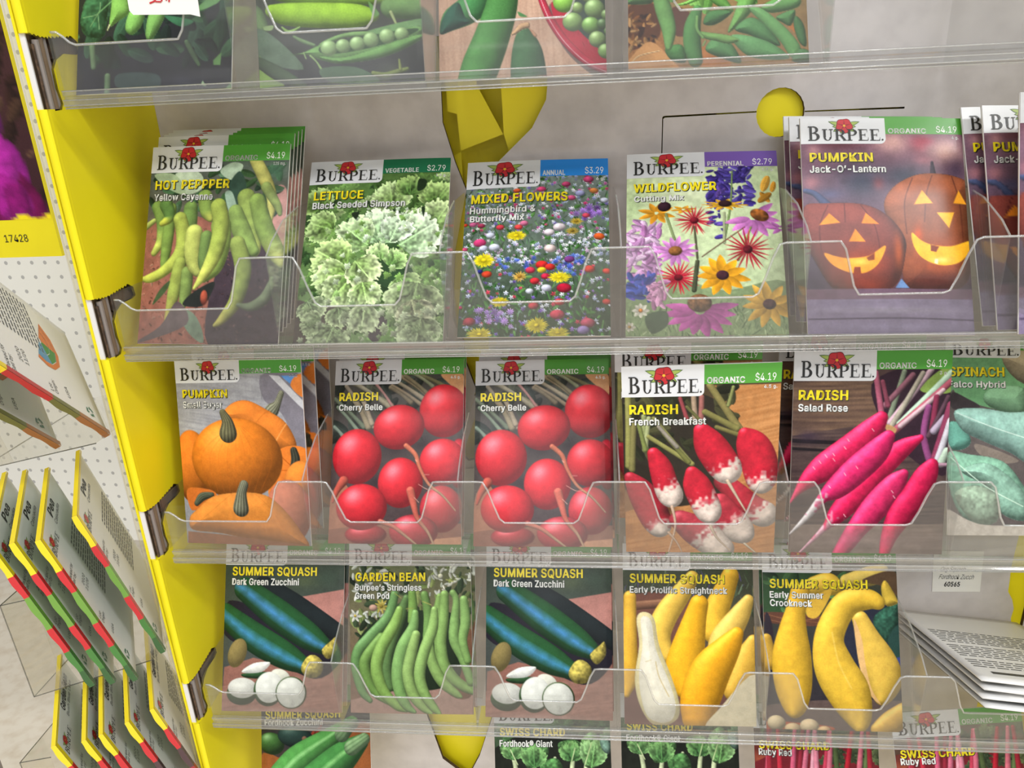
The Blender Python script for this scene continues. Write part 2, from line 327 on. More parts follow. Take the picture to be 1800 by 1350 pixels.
# ------------------------------------------------------------------ lettering
TXT = {}
try:
    import os
    FONT = bpy.data.fonts.load(os.path.join(bpy.utils.system_resource('DATAFILES'), 'fonts', 'Inter.woff2'))   # ships with Blender
except Exception:
    FONT = None
CAPH = [1.0]
def text_geo(st, bold):
    if CAPH[0] == 1.0 and st != 'H': CAPH[0] = text_geo('H', 0)[0][:, 1].max()
    key = (st, bold)
    if key not in TXT:
        cu = bpy.data.curves.new('lettering', 'FONT'); cu.body = st; cu.size = 1; cu.resolution_u = 3; cu.space_character = 1.07 if bold else 1.0
        if FONT: cu.font = FONT
        o = bpy.data.objects.new('lettering', cu); C.objects.link(o); dg = bpy.context.evaluated_depsgraph_get()
        me = bpy.data.meshes.new_from_object(o.evaluated_get(dg)); v = np.array([x.co[:2] for x in me.vertices]); f = [tuple(p.vertices) for p in me.polygons]
        bpy.data.objects.remove(o); bpy.data.curves.remove(cu); bpy.data.meshes.remove(me)
        if bold:
            n = len(v); q = 0.03 if bold == 1 else 0.045; sh = [(0, 0), (q, 0), (-q, 0), (q * .7, q * .5), (-q * .7, q * .5), (q * .7, -q * .5), (-q * .7, -q * .5)]
            v = np.concatenate([v + np.array(t) for t in sh]); f = [tuple(i + n * k for i in p) for k in range(len(sh)) for p in f]
        v[:, 0] -= v[:, 0].min(); v[:, 0] /= max(v[:, 0].max(), 1e-6); v[:, 1] /= CAPH[0]
        TXT[key] = (v, f)
    return TXT[key]
def half_ring(cx, cy, ro, rx_i, a0, a1, ri=None, n=14):
    (ax, ay), (bx, by) = ro, rx_i; v = []; f = []
    for i in range(n + 1):
        t = R(a0 + (a1 - a0) * i / n); v += [(cx + ax * math.cos(t), cy + ay * math.sin(t)), (cx + bx * math.cos(t), cy + by * math.sin(t))]
    for i in range(n): f.append((2 * i, 2 * i + 1, 2 * i + 3, 2 * i + 2))
    return v, f
def rect(x0, y0, x1, y1): return [(x0, y0), (x1, y0), (x1, y1), (x0, y1)], [(0, 1, 2, 3)]
def serif(ch):
    g = []
    if ch in 'BPRE': g += [rect(.11, 0, .29, 1), rect(0, 0, .42, .065), rect(0, .935, .42, 1)]
    if ch == 'E':
        g += [rect(.2, .95, .74, 1), rect(.2, 0, .8, .05), rect(.2, .475, .58, .525), rect(.545, .36, .58, .64)]
        g += [([(.74, 1), (.70, 1), (.735, .74), (.755, .74)], [(0, 1, 2, 3)]), ([(.74, 0), (.8, 0), (.83, .29), (.81, .29)], [(0, 1, 2, 3)])]
    if ch in 'PR': g += [rect(.2, .95, .45, 1), rect(.2, .44, .45, .49), half_ring(.43, .72, (.39, .28), (.19, .22), -90, 90)]
    if ch == 'B': g += [rect(.2, .95, .42, 1), rect(.2, .5, .45, .55), rect(.2, 0, .45, .05), half_ring(.4, .76, (.36, .245), (.17, .18), -90, 90), half_ring(.43, .275, (.43, .28), (.21, .215), -90, 90)]
    if ch == 'R': g += [([(.42, .46), (.62, .46), (.92, .05), (.71, .05)], [(0, 1, 2, 3)]), rect(.68, 0, .98, .05)]
    if ch == 'U': g += [rect(.11, .3, .29, 1), rect(0, .935, .42, 1), rect(.69, .3, .755, 1), rect(.56, .935, .89, 1), half_ring(.435, .31, (.315, .31), (.17, .26), 180, 360)]
    return g
class Flat:
    """flat printed shapes collected in packet coordinates (mm on the front face), then laid on the bulged surface"""
    def __init__(s): s.v = []; s.f = []; s.m = []
    def add(s, v, f, lay, m):
        k = len(s.v); s.v += [(x, z, lay) for x, z in v]; s.f += [tuple(k + i for i in q) for q in f]; s.m += [m] * len(f)
    def text(s, st, x0, x1, z, cap, lay, m, bold=1, slant=0, sq=True):
        v, f = text_geo(st, bold); s.add([(x0 + (x1 - x0) * a + slant * b * cap, z + cap * b) for a, b in v], f, lay, m)
    def poly(s, pts, lay, m): s.add(pts, tess(pts), lay, m)
    def mesh(s, name, mats, surf, flip=False):
        v = [(x, surf(x, z, l), z) for x, z, l in s.v]
        nf = []
        for q in s.f:
            a, b, c = (s.v[q[0]], s.v[q[1]], s.v[q[2]]); ar = (b[0] - a[0]) * (c[1] - a[1]) - (b[1] - a[1]) * (c[0] - a[0])
            nf.append(q if (ar > 0) != flip else tuple(reversed(q)))
        return mesh(name, v, nf, mats, s.m)
# ------------------------------------------------------------------ seed packets
PW, PH = 0.083, 0.114
def make_surf(seed, puff=1.0):
    g = random.Random(seed); a = [(g.uniform(20, 70), g.uniform(-50, 60), g.uniform(0, 6), g.uniform(.0001, .00028)) for _ in range(3)]
    def bul(x, z):
        u = x / PW + 0.5; v = min(max(z / PH, 0), 1); e = max(0.0, math.sin(math.pi * min(max(u, 0), 1))) ** 0.6
        h = 0.0005 + 0.0017 * puff * e * math.sin(math.pi * min(1, (v * 0.85 + 0.06)) ) ** 1.2
        return h + e * sum(k[3] * math.sin(k[0] * x + k[1] * z + k[2]) for k in a)
    return lambda x, z, lay=0.0: -bul(x, z) - 0.0001 - lay * 0.00006
def grid_mesh(name, im, surf, nx, ny):
    xs = np.linspace(-PW / 2, PW / 2, nx); zs = np.linspace(PH, 0, ny)
    v = np.empty((ny, nx, 3)); v[..., 0] = xs; v[..., 2] = zs[:, None]
    xc = np.linspace(-PW / 2, PW / 2, 25); zc = np.linspace(PH, 0, 33); yc = np.array([[surf(x, z) for x in xc] for z in zc])
    yi = np.interp(np.arange(ny), np.linspace(0, ny - 1, 33), np.arange(33)); xi = np.interp(np.arange(nx), np.linspace(0, nx - 1, 25), np.arange(25))
    y0 = np.minimum(yi.astype(int), 31); x0 = np.minimum(xi.astype(int), 23); fy = (yi - y0)[:, None]; fx = (xi - x0)[None]
    v[..., 1] = yc[y0][:, x0] * (1 - fy) * (1 - fx) + yc[y0 + 1][:, x0] * fy * (1 - fx) + yc[y0][:, x0 + 1] * (1 - fy) * fx + yc[y0 + 1][:, x0 + 1] * fy * fx
    i = np.arange((ny - 1) * (nx - 1)); r = i // (nx - 1); c = i % (nx - 1); k = r * nx + c
    f = np.stack([k, k + nx, k + nx + 1, k + 1], 1).astype(np.int32)
    me = bpy.data.meshes.new(name); me.vertices.add(nx * ny); me.vertices.foreach_set('co', v.reshape(-1).astype(np.float32))
    n = len(f); me.loops.add(n * 4); me.loops.foreach_set('vertex_index', f.reshape(-1)); me.polygons.add(n)
    me.polygons.foreach_set('loop_start', np.arange(n, dtype=np.int32) * 4); me.polygons.foreach_set('loop_total', np.full(n, 4, np.int32))
    me.polygons.foreach_set('use_smooth', np.ones(n, bool)); me.update(calc_edges=True); me.materials.append(INK)
    yy = np.clip((np.arange(ny) + 0.5) * CH / ny, 0, CH - 1).astype(int); xx = np.clip((np.arange(nx) + 0.5) * CW / nx, 0, CW - 1).astype(int)
    col = np.ones((ny, nx, 4), np.float32); col[..., :3] = lin(im[yy][:, xx])
    at = me.color_attributes.new('ink', 'FLOAT_COLOR', 'POINT'); at.data.foreach_set('color', col.reshape(-1)); return me
def env_mesh(surf):
    nx, ny = 15, 19; v = []; f = []
    for side in (0, 1):
        for j in range(ny):
            for i in range(nx):
                x = -PW / 2 + PW * i / (nx - 1); z = PH * j / (ny - 1); y = surf(x, z) + 0.00012
                v.append((x, y if side == 0 else 0.0006 + (-y - 0.0005) * 0.35, z))
    o = nx * ny
    for j in range(ny - 1):
        for i in range(nx - 1):
            k = j * nx + i; f.append((k, k + 1, k + nx + 1, k + nx)); f.append((o + k, o + k + nx, o + k + nx + 1, o + k + 1))
    for j in range(ny - 1):
        for i in (0, nx - 1):
            k = j * nx + i; f.append((k, k + nx, o + k + nx, o + k) if i == 0 else (k, o + k, o + k + nx, k + nx))
    for i in range(nx - 1):
        for j in (0, ny - 1):
            k = j * nx + i; f.append((k, o + k, o + k + 1, k + 1) if j == 0 else (k, k + 1, o + k + 1, o + k))
    return mesh('envelope', v, f, M['paper'], None, True)
def flower_flat(fl, cx, cz, r, leaf=True):
    # materials: 0 red 1 dark red 2 leaf 3 dark leaf 4 gold
    if leaf:
        for a, L_ in ((20, 2.1), (-5, 1.5), (-35, 1.7), (160, 2.1), (185, 1.5), (215, 1.7), (-70, 1.4), (250, 1.4)):
            t = R(a); ux, uz = math.cos(t), math.sin(t); p = []
            for q in range(9): s_ = q / 8; p.append((cx + (s_ * L_ * ux - .34 * math.sin(math.pi * s_) * uz) * r, cz + (s_ * L_ * uz + .34 * math.sin(math.pi * s_) * ux) * r * .8))
            for q in range(7, 0, -1): s_ = q / 8; p.append((cx + (s_ * L_ * ux + .34 * math.sin(math.pi * s_) * uz) * r, cz + (s_ * L_ * uz - .34 * math.sin(math.pi * s_) * ux) * r * .8))
            fl.poly(p, 4.0, 3)
            c0 = (sum(x for x, _ in p) / len(p), sum(z for _, z in p) / len(p)); fl.poly([(c0[0] + (x - c0[0]) * .8, c0[1] + (z - c0[1]) * .72) for x, z in p], 4.4, 2)
    def ring(rad, k, lay, m, ph=0):
        fl.poly([(cx + rad * (1 + k * math.cos(5 * a + ph)) * math.cos(a), cz + rad * .92 * (1 + k * math.cos(5 * a + ph)) * math.sin(a)) for a in [2 * math.pi * i / 40 for i in range(40)]], lay, m)
    ring(r * 1.04, .07, 5.0, 1, 1); ring(r * .95, .08, 5.4, 0, 1)
    for i in range(5):
        a = R(90 + 72 * i); fl.poly([(cx + r * .95 * math.cos(a), cz + r * .9 * math.sin(a)), (cx + r * .2 * math.cos(a + .35), cz + r * .2 * math.sin(a + .35)), (cx + r * .2 * math.cos(a - .35), cz + r * .2 * math.sin(a - .35))], 5.7, 1)
    ring(r * .16, 0, 6.0, 4)
HIRES = {}
def make_packet(key, label, cat_='seed packet', group=None, loc=None, crop=None):
    D = DESIGNS[key]; seed = sum(map(ord, key)); surf = make_surf(seed)
    root = empty('seed_packet', label, cat_, (0, 0, 0), group)
    part('envelope', env_mesh(surf), root)
    im = Paint(seed).run(D['ops'])
    hi = grid_mesh('picture_print', im, surf, CW, CH); lo = grid_mesh('picture_print', im, surf, 80, 110); HIRES[hi] = lo
    part('picture_print', hi, root)
    U = lambda u: (u / 1000 - 0.5) * PW
    V = lambda v: (1 - v / 1000) * PH
    bx, bv = D['box']; bx = 523; zt = PH
    hb = bv / 1000 * PH; bd = hb * 0.62
    # header band and its lettering
    fl = Flat()
    n = 10; pts = [(U(bx - 8), PH), (U(bx - 8), PH - bd)] + [(U(bx - 8 + (1000 - bx + 8) * i / n), PH - bd) for i in range(1, n + 1)] + [(U(1000 - (1000 - bx + 8) * i / n), PH) for i in range(n)]
    for i in range(n): fl.add([(U(bx - 8 + (1008 - bx) * i / n), PH - bd), (U(bx - 8 + (1008 - bx) * (i + 1) / n), PH - bd), (U(bx - 8 + (1008 - bx) * (i + 1) / n), PH), (U(bx - 8 + (1008 - bx) * i / n), PH)], [(0, 1, 2, 3)], 1.0, 0)
    band = part('header_band', fl.mesh('header_band', [band_mat(D['bandc'])], surf), root)
    if D.get('band'):
        fl = Flat(); a, b = D['band']; cap = bd * .29
        wl = min(.27, len(a) * .0265) if a != 'ORGANIC' else .235
        fl.text(a, U(540), U(540) + wl * PW, PH - bd * .80 - cap / 2, cap, 2.0, 0, 1); cap = bd * .38; fl.text(b, U(838), U(966), PH - bd * .70 - cap / 2, cap, 2.0, 0, 0)
        if D.get('weight'): cap = bd * .17; fl.text(D['weight'], U(975) - len(D['weight']) * cap * .62, U(975), PH - bd * 1.2 - cap / 2, cap, 2.0, 0, 1)
        part('band_lettering', fl.mesh('band_lettering', [M['white']], surf), band)
    # logo panel, its lettering and flower
    fl = Flat(); cr = .003; x1 = U(bx)
    n = 8
    for i in range(n):
        xa = -PW / 2 + (x1 - cr + PW / 2) * i / n; xb = -PW / 2 + (x1 - cr + PW / 2) * (i + 1) / n; fl.add([(xa, PH - hb), (xb, PH - hb), (xb, PH), (xa, PH)], [(0, 1, 2, 3)], 2.0, 0)
    arc = [(x1 - cr + cr * math.sin(R(t)), PH - hb + cr - cr * math.cos(R(t))) for t in range(0, 91, 15)]
    fl.poly(arc + [(x1, PH), (x1 - cr, PH)], 2.0, 0)
    logo = part('logo_panel', fl.mesh('logo_panel', [M['logo']], surf), root)
    fl = Flat(); x = U(45); zb = PH - hb * .885; capB = hb * .55; wB = (.49 - .045) * PW; adv = [1.05, .93, .93, .84, .88, .88]; un_ = wB / (1.05 + .93 + .93 + .84 + .86 + .8)
    for ch, a in zip('BURPEE', adv):
        cap = capB * (1.0 if x < U(50) else .80); wd = un_ * (1.0 if x < U(50) else .92)
        for v, f in serif(ch): fl.add([(x + p * wd, zb + q * cap) for p, q in v], f, 7.0, 0)
        x += un_ * a
    fl.add(*[[(x + .0003 + .0005 * math.cos(t * .8), zb + .0005 + .0005 * math.sin(t * .8)) for t in range(8)], [tuple(range(8))]], 7.0, 0)
    lt = part('logo_lettering', fl.mesh('logo_lettering', [M['black']], surf), logo)
    fl = Flat(); flower_flat(fl, U(270), PH - hb * .31, hb * .29)
    part('logo_flower', fl.mesh('logo_flower', [M['red'], M['redd'], M['leaf'], M['leafd'], M['gold']], surf), logo)
    if D.get('title'):
        st, u0, u1, v, cap = D['title']; cap = cap / 1000 * PH; z = V(v) - cap / 2; fl = Flat()
        fl.text(st, U(u0) + .0004, U(u1) + .0004, z - .0004, cap, 2.0, 1, 2); fl.text(st, U(u0), U(u1), z, cap, 3.0, 0, 1)
        part('title_lettering', fl.mesh('title_lettering', [M['yellowink'], M['shadow']], surf), root)
    if D.get('sub'):
        fl = Flat()
        for st, u0, u1, v, cap in D['sub']:
            cap = cap / 1000 * PH; z = V(v) - cap / 2
            fl.text(st, U(u0) + .0003, U(u1) + .0003, z - .0003, cap, 2.0, 1, 2); fl.text(st, U(u0), U(u1), z, cap, 3.0, 0, 1)
        part('variety_lettering', fl.mesh('variety_lettering', [M['white'], M['shadow']], surf), root)
    return root
def pose(o, p, dx=0, dy=0, dz=0, roll=0):
    x, y, z, lean, rl, yaw = p
    o.matrix_world = Matrix.Translation((x + dx, y + dy, z + ZF + dz)) @ Matrix.Rotation(yaw, 4, 'Z') @ Matrix.Rotation(-lean, 4, 'X') @ Matrix.Rotation(-(rl + roll), 4, 'Y')
# ------------------------------------------------------------------ what is printed on each packet (thousandths of the packet width and height)
DESIGNS = {
 'hot_pepper': {'ops':[('G','#4a5a50','#7a5248'),('P',[(-58,410),(446,379),(652,648),(665,1032),(-47,1037),(-43,646)],'#8f5a4c',{}),('X',[(-57,420),(464,425),(588,1006),(-12,1010)],260,6.4,18,['#a4705e','#84503f','#9a6658','#b0806e','#6b4238'],'leaf',1,{}),('P',[(990,234),(991,527),(891,526),(850,348),(878,241)],'#b08078',{}),('P',[(641,542),(993,553),(1021,1003),(512,1007),(538,648)],'#3d3038',{}),('X',[(592,559),(1010,606),(1046,1003),(512,1007)],160,5.1,14,['#5c4044','#2d2429','#7a5a58','#473338'],'leaf',2,{}),('X',[(1,136),(977,90),(1000,350),(287,342),(16,375)],60,36,77,['#35532f','#456b48','#2c4530','#57755a','#24402c'],'leaf',3,{}),('P',[(187,144),(356,138),(403,216),(277,251)],'#b8c8ae',{}),('P',[(29,146),(187,149),(277,251),(143,221)],'#9db08e',{}),('P',[(511,136),(596,92),(675,112),(605,183)],'#9fb29a',{}),('P',[(583,219),(652,138),(711,221),(684,328),(632,319)],'#31493c',{}),('P',[(561,255),(612,246),(660,346),(618,372)],'#93ab98',{}),('P',[(772,195),(977,225),(865,241)],'#3f5a3c',{}),('S',[(906,143)],77,77,'#4b7058',0.8),('T',[(762,86,43),(834,178,46),(893,277,36),(891,384,20),(887,406,7.7)],'#c9c66e',{}),('T',[(851,223,38),(934,314,28),(957,358,15)],'#8ea05a',{}),('T',[(75,312,43),(117,394,41),(121,485,36),(76,547,23)],'#7d9a4c',{'c2':'#b5c05c'}),('T',[(181,322,38),(171,467,43),(160,593,31),(151,628,13)],'#7a9648',{}),('T',[(139,303,49),(173,367,38),(118,399,20)],'#5f8444',{'c2':'#c2c850'}),('T',[(1,411,23),(57,384,18)],'#a8b560',{}),('T',[(324,324,51),(321,414,56),(301,468,38)],'#71904a',{}),('T',[(422,271,56),(442,343,46),(472,380,23)],'#86a04c',{'c2':'#c0c85c'}),('T',[(716,275,64),(766,401,66),(804,525,38),(807,561,13)],'#93a855',{'c2':'#bcc466'}),('T',[(794,294,56),(857,428,64),(943,544,59),(986,605,26)],'#86a04e',{'c2':'#c3c36c'}),('T',[(647,346,51),(708,454,66),(793,543,38)],'#8ba556',{}),('T',[(676,507,56),(726,631,59),(690,780,49),(599,876,31),(546,907,13)],'#8d9e50',{'c2':'#b0aa58'}),('T',[(252,377,49),(288,468,54),(272,557,51),(165,637,38),(65,673,33),(-6,677,13)],'#a9b754',{'c2':'#c8cf5a'}),('T',[(277,602,46),(251,718,49),(225,824,33),(200,886,15)],'#98a64e',{'c2':'#a8a055'}),('T',[(333,647,43),(330,736,43),(313,806,28)],'#7f964e',{}),('T',[(364,451,61),(360,540,59),(381,612,51),(404,647,31)],'#bcc566',{}),('T',[(455,469,43),(442,585,38),(434,630,13)],'#6b8546',{}),('T',[(552,416,71),(561,506,66),(521,612,64),(452,674,33)],'#93ad50',{}),('T',[(523,317,56),(552,416,59),(527,541,54),(462,647,38),(387,727,10)],'#a3b451',{'c2':'#cfd566'}),('T',[(930,675,13),(889,771,38),(794,815,31),(705,806,13)],'#6f7c60',{}),('P',[(94,807),(137,735),(209,687),(189,736)],'#3f5132',{}),('P',[(313,806),(383,745),(530,692),(500,771),(441,815)],'#1f231f',{}),('P',[(284,833),(380,841),(451,911),(472,990),(394,964),(323,903)],'#6b7d68',{}),('B',[(462,771)],26,51,0,'#b0523a',{}),('P',[(-26,1001),(349,903),(272,789),(158,912)],'#5d4f50',{}),('N',0.1,7)],'box':(520,136),'title':('HOT PEPPPER',42,589,200,44),'sub':[('Yellow Cayenne',40,476,264,33)],'band':('ORGANIC','$4.19'),'weight':'125 mg.','bandc':'#4d9a34'},
 'lettuce': {'ops':[('G','#4f7038','#6d8a55'),('X',[(-21,127),(995,92),(1005,452),(0,448)],90,32,79,['#4c6f35','#5f8443','#3a5930','#739a52','#b9d68e','#2a3d26'],'frill',4,{}),('X',[(-78,429),(1003,418),(1016,1009),(-8,997)],120,42,100,['#4c6f35','#5f8443','#3a5930','#739a52','#7fa857','#8aa765'],'frill',5,{}),('R',[(108,279)],200,-120,95,'#6f9648','#a9c47c',1),('R',[(614,291)],242,-100,90,'#86a95c','#c6dca0',2),('R',[(890,280)],231,-60,100,'#6d9448','#b4cf84',3),('R',[(726,216)],179,-90,90,'#5c8440','#9dbb70',4),('R',[(209,401)],231,-160,80,'#7ea452','#bcd690',5),('R',[(877,416)],273,-60,80,'#8fb563','#d0e4a8',6),('R',[(547,484)],305,-90,85,'#a9cf95','#dcefcc',7),('R',[(463,491)],294,-140,70,'#a0c87c','#d2e8b4',8),('R',[(674,495)],347,-35,75,'#b0d49a','#e0f2d0',9),('R',[(609,477)],263,-70,60,'#bcdcaa','#e4f4d8',19),('R',[(328,604)],305,-150,75,'#8fb85c','#c4dc94',10),('R',[(342,637)],284,165,70,'#9cc266','#cfe4a4',11),('R',[(365,662)],273,130,65,'#a4c870','#d4e8ac',12),('P',[(518,623),(602,518),(744,595),(770,660),(590,730)],'#2c4628',{}),('R',[(621,609)],158,-60,80,'#6f9c50','#b8d690',13),('R',[(555,575)],158,-110,70,'#8db868','#cfe6a8',14),('P',[(344,661),(439,671),(631,730),(488,744),(391,710)],'#263c20',{}),('R',[(377,572)],242,50,80,'#a9cc78','#dcebb2',15),('R',[(687,659)],210,60,80,'#8db866','#c8e09c',16),('R',[(441,687)],210,75,80,'#a6ca74','#d8eab0',17),('P',[(-28,784),(120,795),(352,830),(402,909),(145,984),(2,998)],'#4c413c',{}),('R',[(813,693)],347,100,85,'#8ea670','#bccb9c',20),('R',[(76,778)],179,60,90,'#8fa878','#b8c69c',21),('R',[(289,813)],168,80,80,'#839a6a','#aebd90',22),('P',[(442,902),(561,864),(625,888),(563,996),(489,957)],'#40353a',{}),('R',[(472,792)],252,95,60,'#a2b782','#c6d2a8',23),('R',[(779,780)],242,75,75,'#a6ad82','#c8cba6',24),('R',[(270,915)],252,110,90,'#93a878','#bccaa0',25),('R',[(847,876)],252,100,95,'#8a9c70','#b2c098',26),('R',[(183,883)],168,170,80,'#7f9268','#a8b78c',27),('X',[(-10,294),(997,317),(1002,776),(11,761)],70,15,36,['#b9d890','#9cc472','#cfe4ae','#86b05a','#d8eac0'],'frill',61,{}),('X',[(-10,761),(992,776),(1005,1001),(1,990)],60,17,42,['#a4b48a','#8a9f70','#b8c4a0'],'frill',62,{}),('X',[(357,285),(721,293),(735,479),(377,472)],24,15,32,['#e0f0d4','#c8e4b4','#d4ecc8'],'frill',63,{}),('P',[(327,310),(380,303),(363,345)],'#1f2a1c',{}),('P',[(811,287),(837,288),(830,339)],'#20301e',{}),('P',[(783,122),(837,132),(830,175),(777,191)],'#1d2d1a',{}),('N',0.06,5)],'box':(523,135),'title':('LETTUCE',44,398,202,46),'sub':[('Black Seeded Simpson',40,698,258,35)],'band':('VEGETABLE','$2.79'),'weight':'1.9 g.','bandc':'#006c44'},
 'mixed_flowers': {'ops':[('G','#7d8a86','#33432e'),('X',[(-22,87),(1003,97),(996,1012),(7,1004)],900,10,35,['#4a7a3c','#35602f','#2a4526','#5f9048','#223420','#48583f','#6f8c78'],'blade',11,{}),('X',[(-22,87),(1003,97),(996,1012),(7,1004)],260,15,31,['#4f8a40','#3a6a32','#6aa455'],'leaf',12,{}),('X',[(-22,87),(1003,97),(998,420),(4,434)],330,7.3,18,['#b7bfe0','#9aa5d8','#d33a7a','#c6cbe2','#c05aa0','#e8e4f0','#7a6ab8','#dfe3ee'],'dot',13,{}),('X',[(-6,434),(998,420),(994,625),(7,608)],230,7.3,19,['#e8eaf4','#d5d9ee','#c9a8c8','#b0b8e0','#f2eef4'],'dot',14,{}),('X',[(7,608),(994,625),(996,1012),(7,1004)],220,8.3,19,['#e0e2ee','#8a6ab0','#b7bfe0','#d8405a','#7a5ab8','#c9cde0'],'dot',15,{}),('X',[(256,578),(843,572),(822,681),(261,672)],42,15,25,['#4f68c8','#5f7cd8','#3f54b0','#7f98e8'],'daisy',16,{}),('X',[(781,291),(948,286),(936,375),(771,362)],16,21,35,['#8a62b8','#a07acc','#7a50a8'],'daisy',17,{}),('X',[(96,828),(381,847),(376,952),(124,941)],18,19,33,['#9a78c0','#b08ad0','#7f68b0'],'daisy',18,{}),('B',[(536,185)],31,22,0,'#d8487a',{}),('B',[(706,158)],31,22,0,'#c94878',{}),('B',[(860,130)],37,27,0,'#d04a80',{}),('B',[(897,199)],31,22,0,'#e8904a',{}),('B',[(744,241)],29,21,0,'#d85a8a',{}),('B',[(365,190)],27,19,0,'#e06038',{}),('B',[(65,380)],27,19,0,'#d86a98',{}),('B',[(124,390)],27,19,0,'#a83a58',{}),('B',[(257,404)],29,21,0,'#d84050',{}),('B',[(384,407)],29,21,0,'#e04848',{}),('B',[(420,386)],29,21,0,'#e07aa0',{}),('B',[(120,488)],44,31,0,'#d8407a',{}),('B',[(16,522)],23,16,0,'#d8507a',{}),('B',[(11,381)],19,13,0,'#d8402a',{}),('B',[(930,466)],37,27,0,'#e0602a',{}),('B',[(547,622)],41,30,0,'#d82a2a',{}),('B',[(603,635)],35,25,0,'#d83028',{}),('B',[(548,651)],31,22,0,'#e8d030',{}),('B',[(471,650)],33,24,0,'#d83a58',{}),('B',[(503,709)],33,24,0,'#d83038',{}),('B',[(574,685)],31,22,0,'#d02848',{}),('B',[(696,749)],48,34,0,'#c01838',{}),('B',[(178,665)],35,25,0,'#d8482a',{}),('B',[(863,648)],37,27,0,'#d83a28',{}),('B',[(978,658)],29,21,0,'#d84a38',{}),('B',[(497,840)],35,25,0,'#b84048',{}),('B',[(667,822)],35,25,0,'#c83a40',{}),('B',[(653,887)],48,34,0,'#d0465a',{}),('B',[(975,822)],29,21,0,'#d04a40',{}),('B',[(76,917)],41,30,0,'#a83a48',{}),('B',[(851,932)],48,34,0,'#c05068',{}),('B',[(822,968)],41,30,0,'#a088c0',{}),('B',[(10,843)],17,12,0,'#c02858',{}),('B',[(191,447)],31,22,0,'#d8dcee',{}),('B',[(221,517)],39,28,0,'#dfe3f4',{}),('B',[(148,520)],31,22,0,'#d5daf0',{}),('B',[(662,413)],44,31,0,'#e6d8dc',{}),('B',[(595,442)],37,27,0,'#e8dae0',{}),('B',[(601,533)],41,30,0,'#e8d0cc',{}),('B',[(843,346)],27,19,0,'#d04a60',{}),('B',[(802,215)],35,25,0,'#b0b2e0',{}),('B',[(969,255)],29,21,0,'#d8dcf0',{}),('B',[(731,595)],35,25,0,'#7a3a80',{}),('B',[(580,747)],35,25,0,'#dfe0f0',{}),('B',[(469,762)],27,19,0,'#e0e4f0',{}),('B',[(130,649)],21,15,0,'#2c3080',{}),('K',[(370,455)],21,75,26,17,'#f0dc20','#e0c418',19,{'sq':0.58}),('K',[(154,588)],21,79,26,19,'#f2de22','#e6cc18',21,{'sq':0.75}),('K',[(665,691)],19,85,26,16,'#f4e022','#e2c414',17,{'sq':0.56}),('K',[(273,816)],19,70,22,17,'#d8c42c','#c8b020',17,{'sq':0.6}),('K',[(147,985)],21,93,24,19,'#dcc83c','#ccb424',19,{'sq':0.62}),('K',[(520,941)],21,85,26,16,'#e0cc34','#d0b828',19,{'sq':0.75}),('K',[(659,982)],21,87,24,17,'#dcca3c','#ccb428',19,{'sq':0.55}),('K',[(776,380)],15,50,16,12,'#c8a838','#8a7020',15,{'sq':0.6}),('K',[(750,436)],12,56,16,11,'#b89a38','#6a5820',15,{'sq':0.6}),('K',[(400,682)],12,56,14,12,'#e0b04a','#a87828',15,{'sq':0.8}),('N',0.1,4)],'box':(520,167),'title':('MIXED FLOWERS',41,718,230,50),'sub':[('Hummingbird &',35,497,299,35),('Butterfly Mix',39,419,348,33)],'band':('ANNUAL','$3.29'),'weight':'6 g.','bandc':'#1a86e0'},
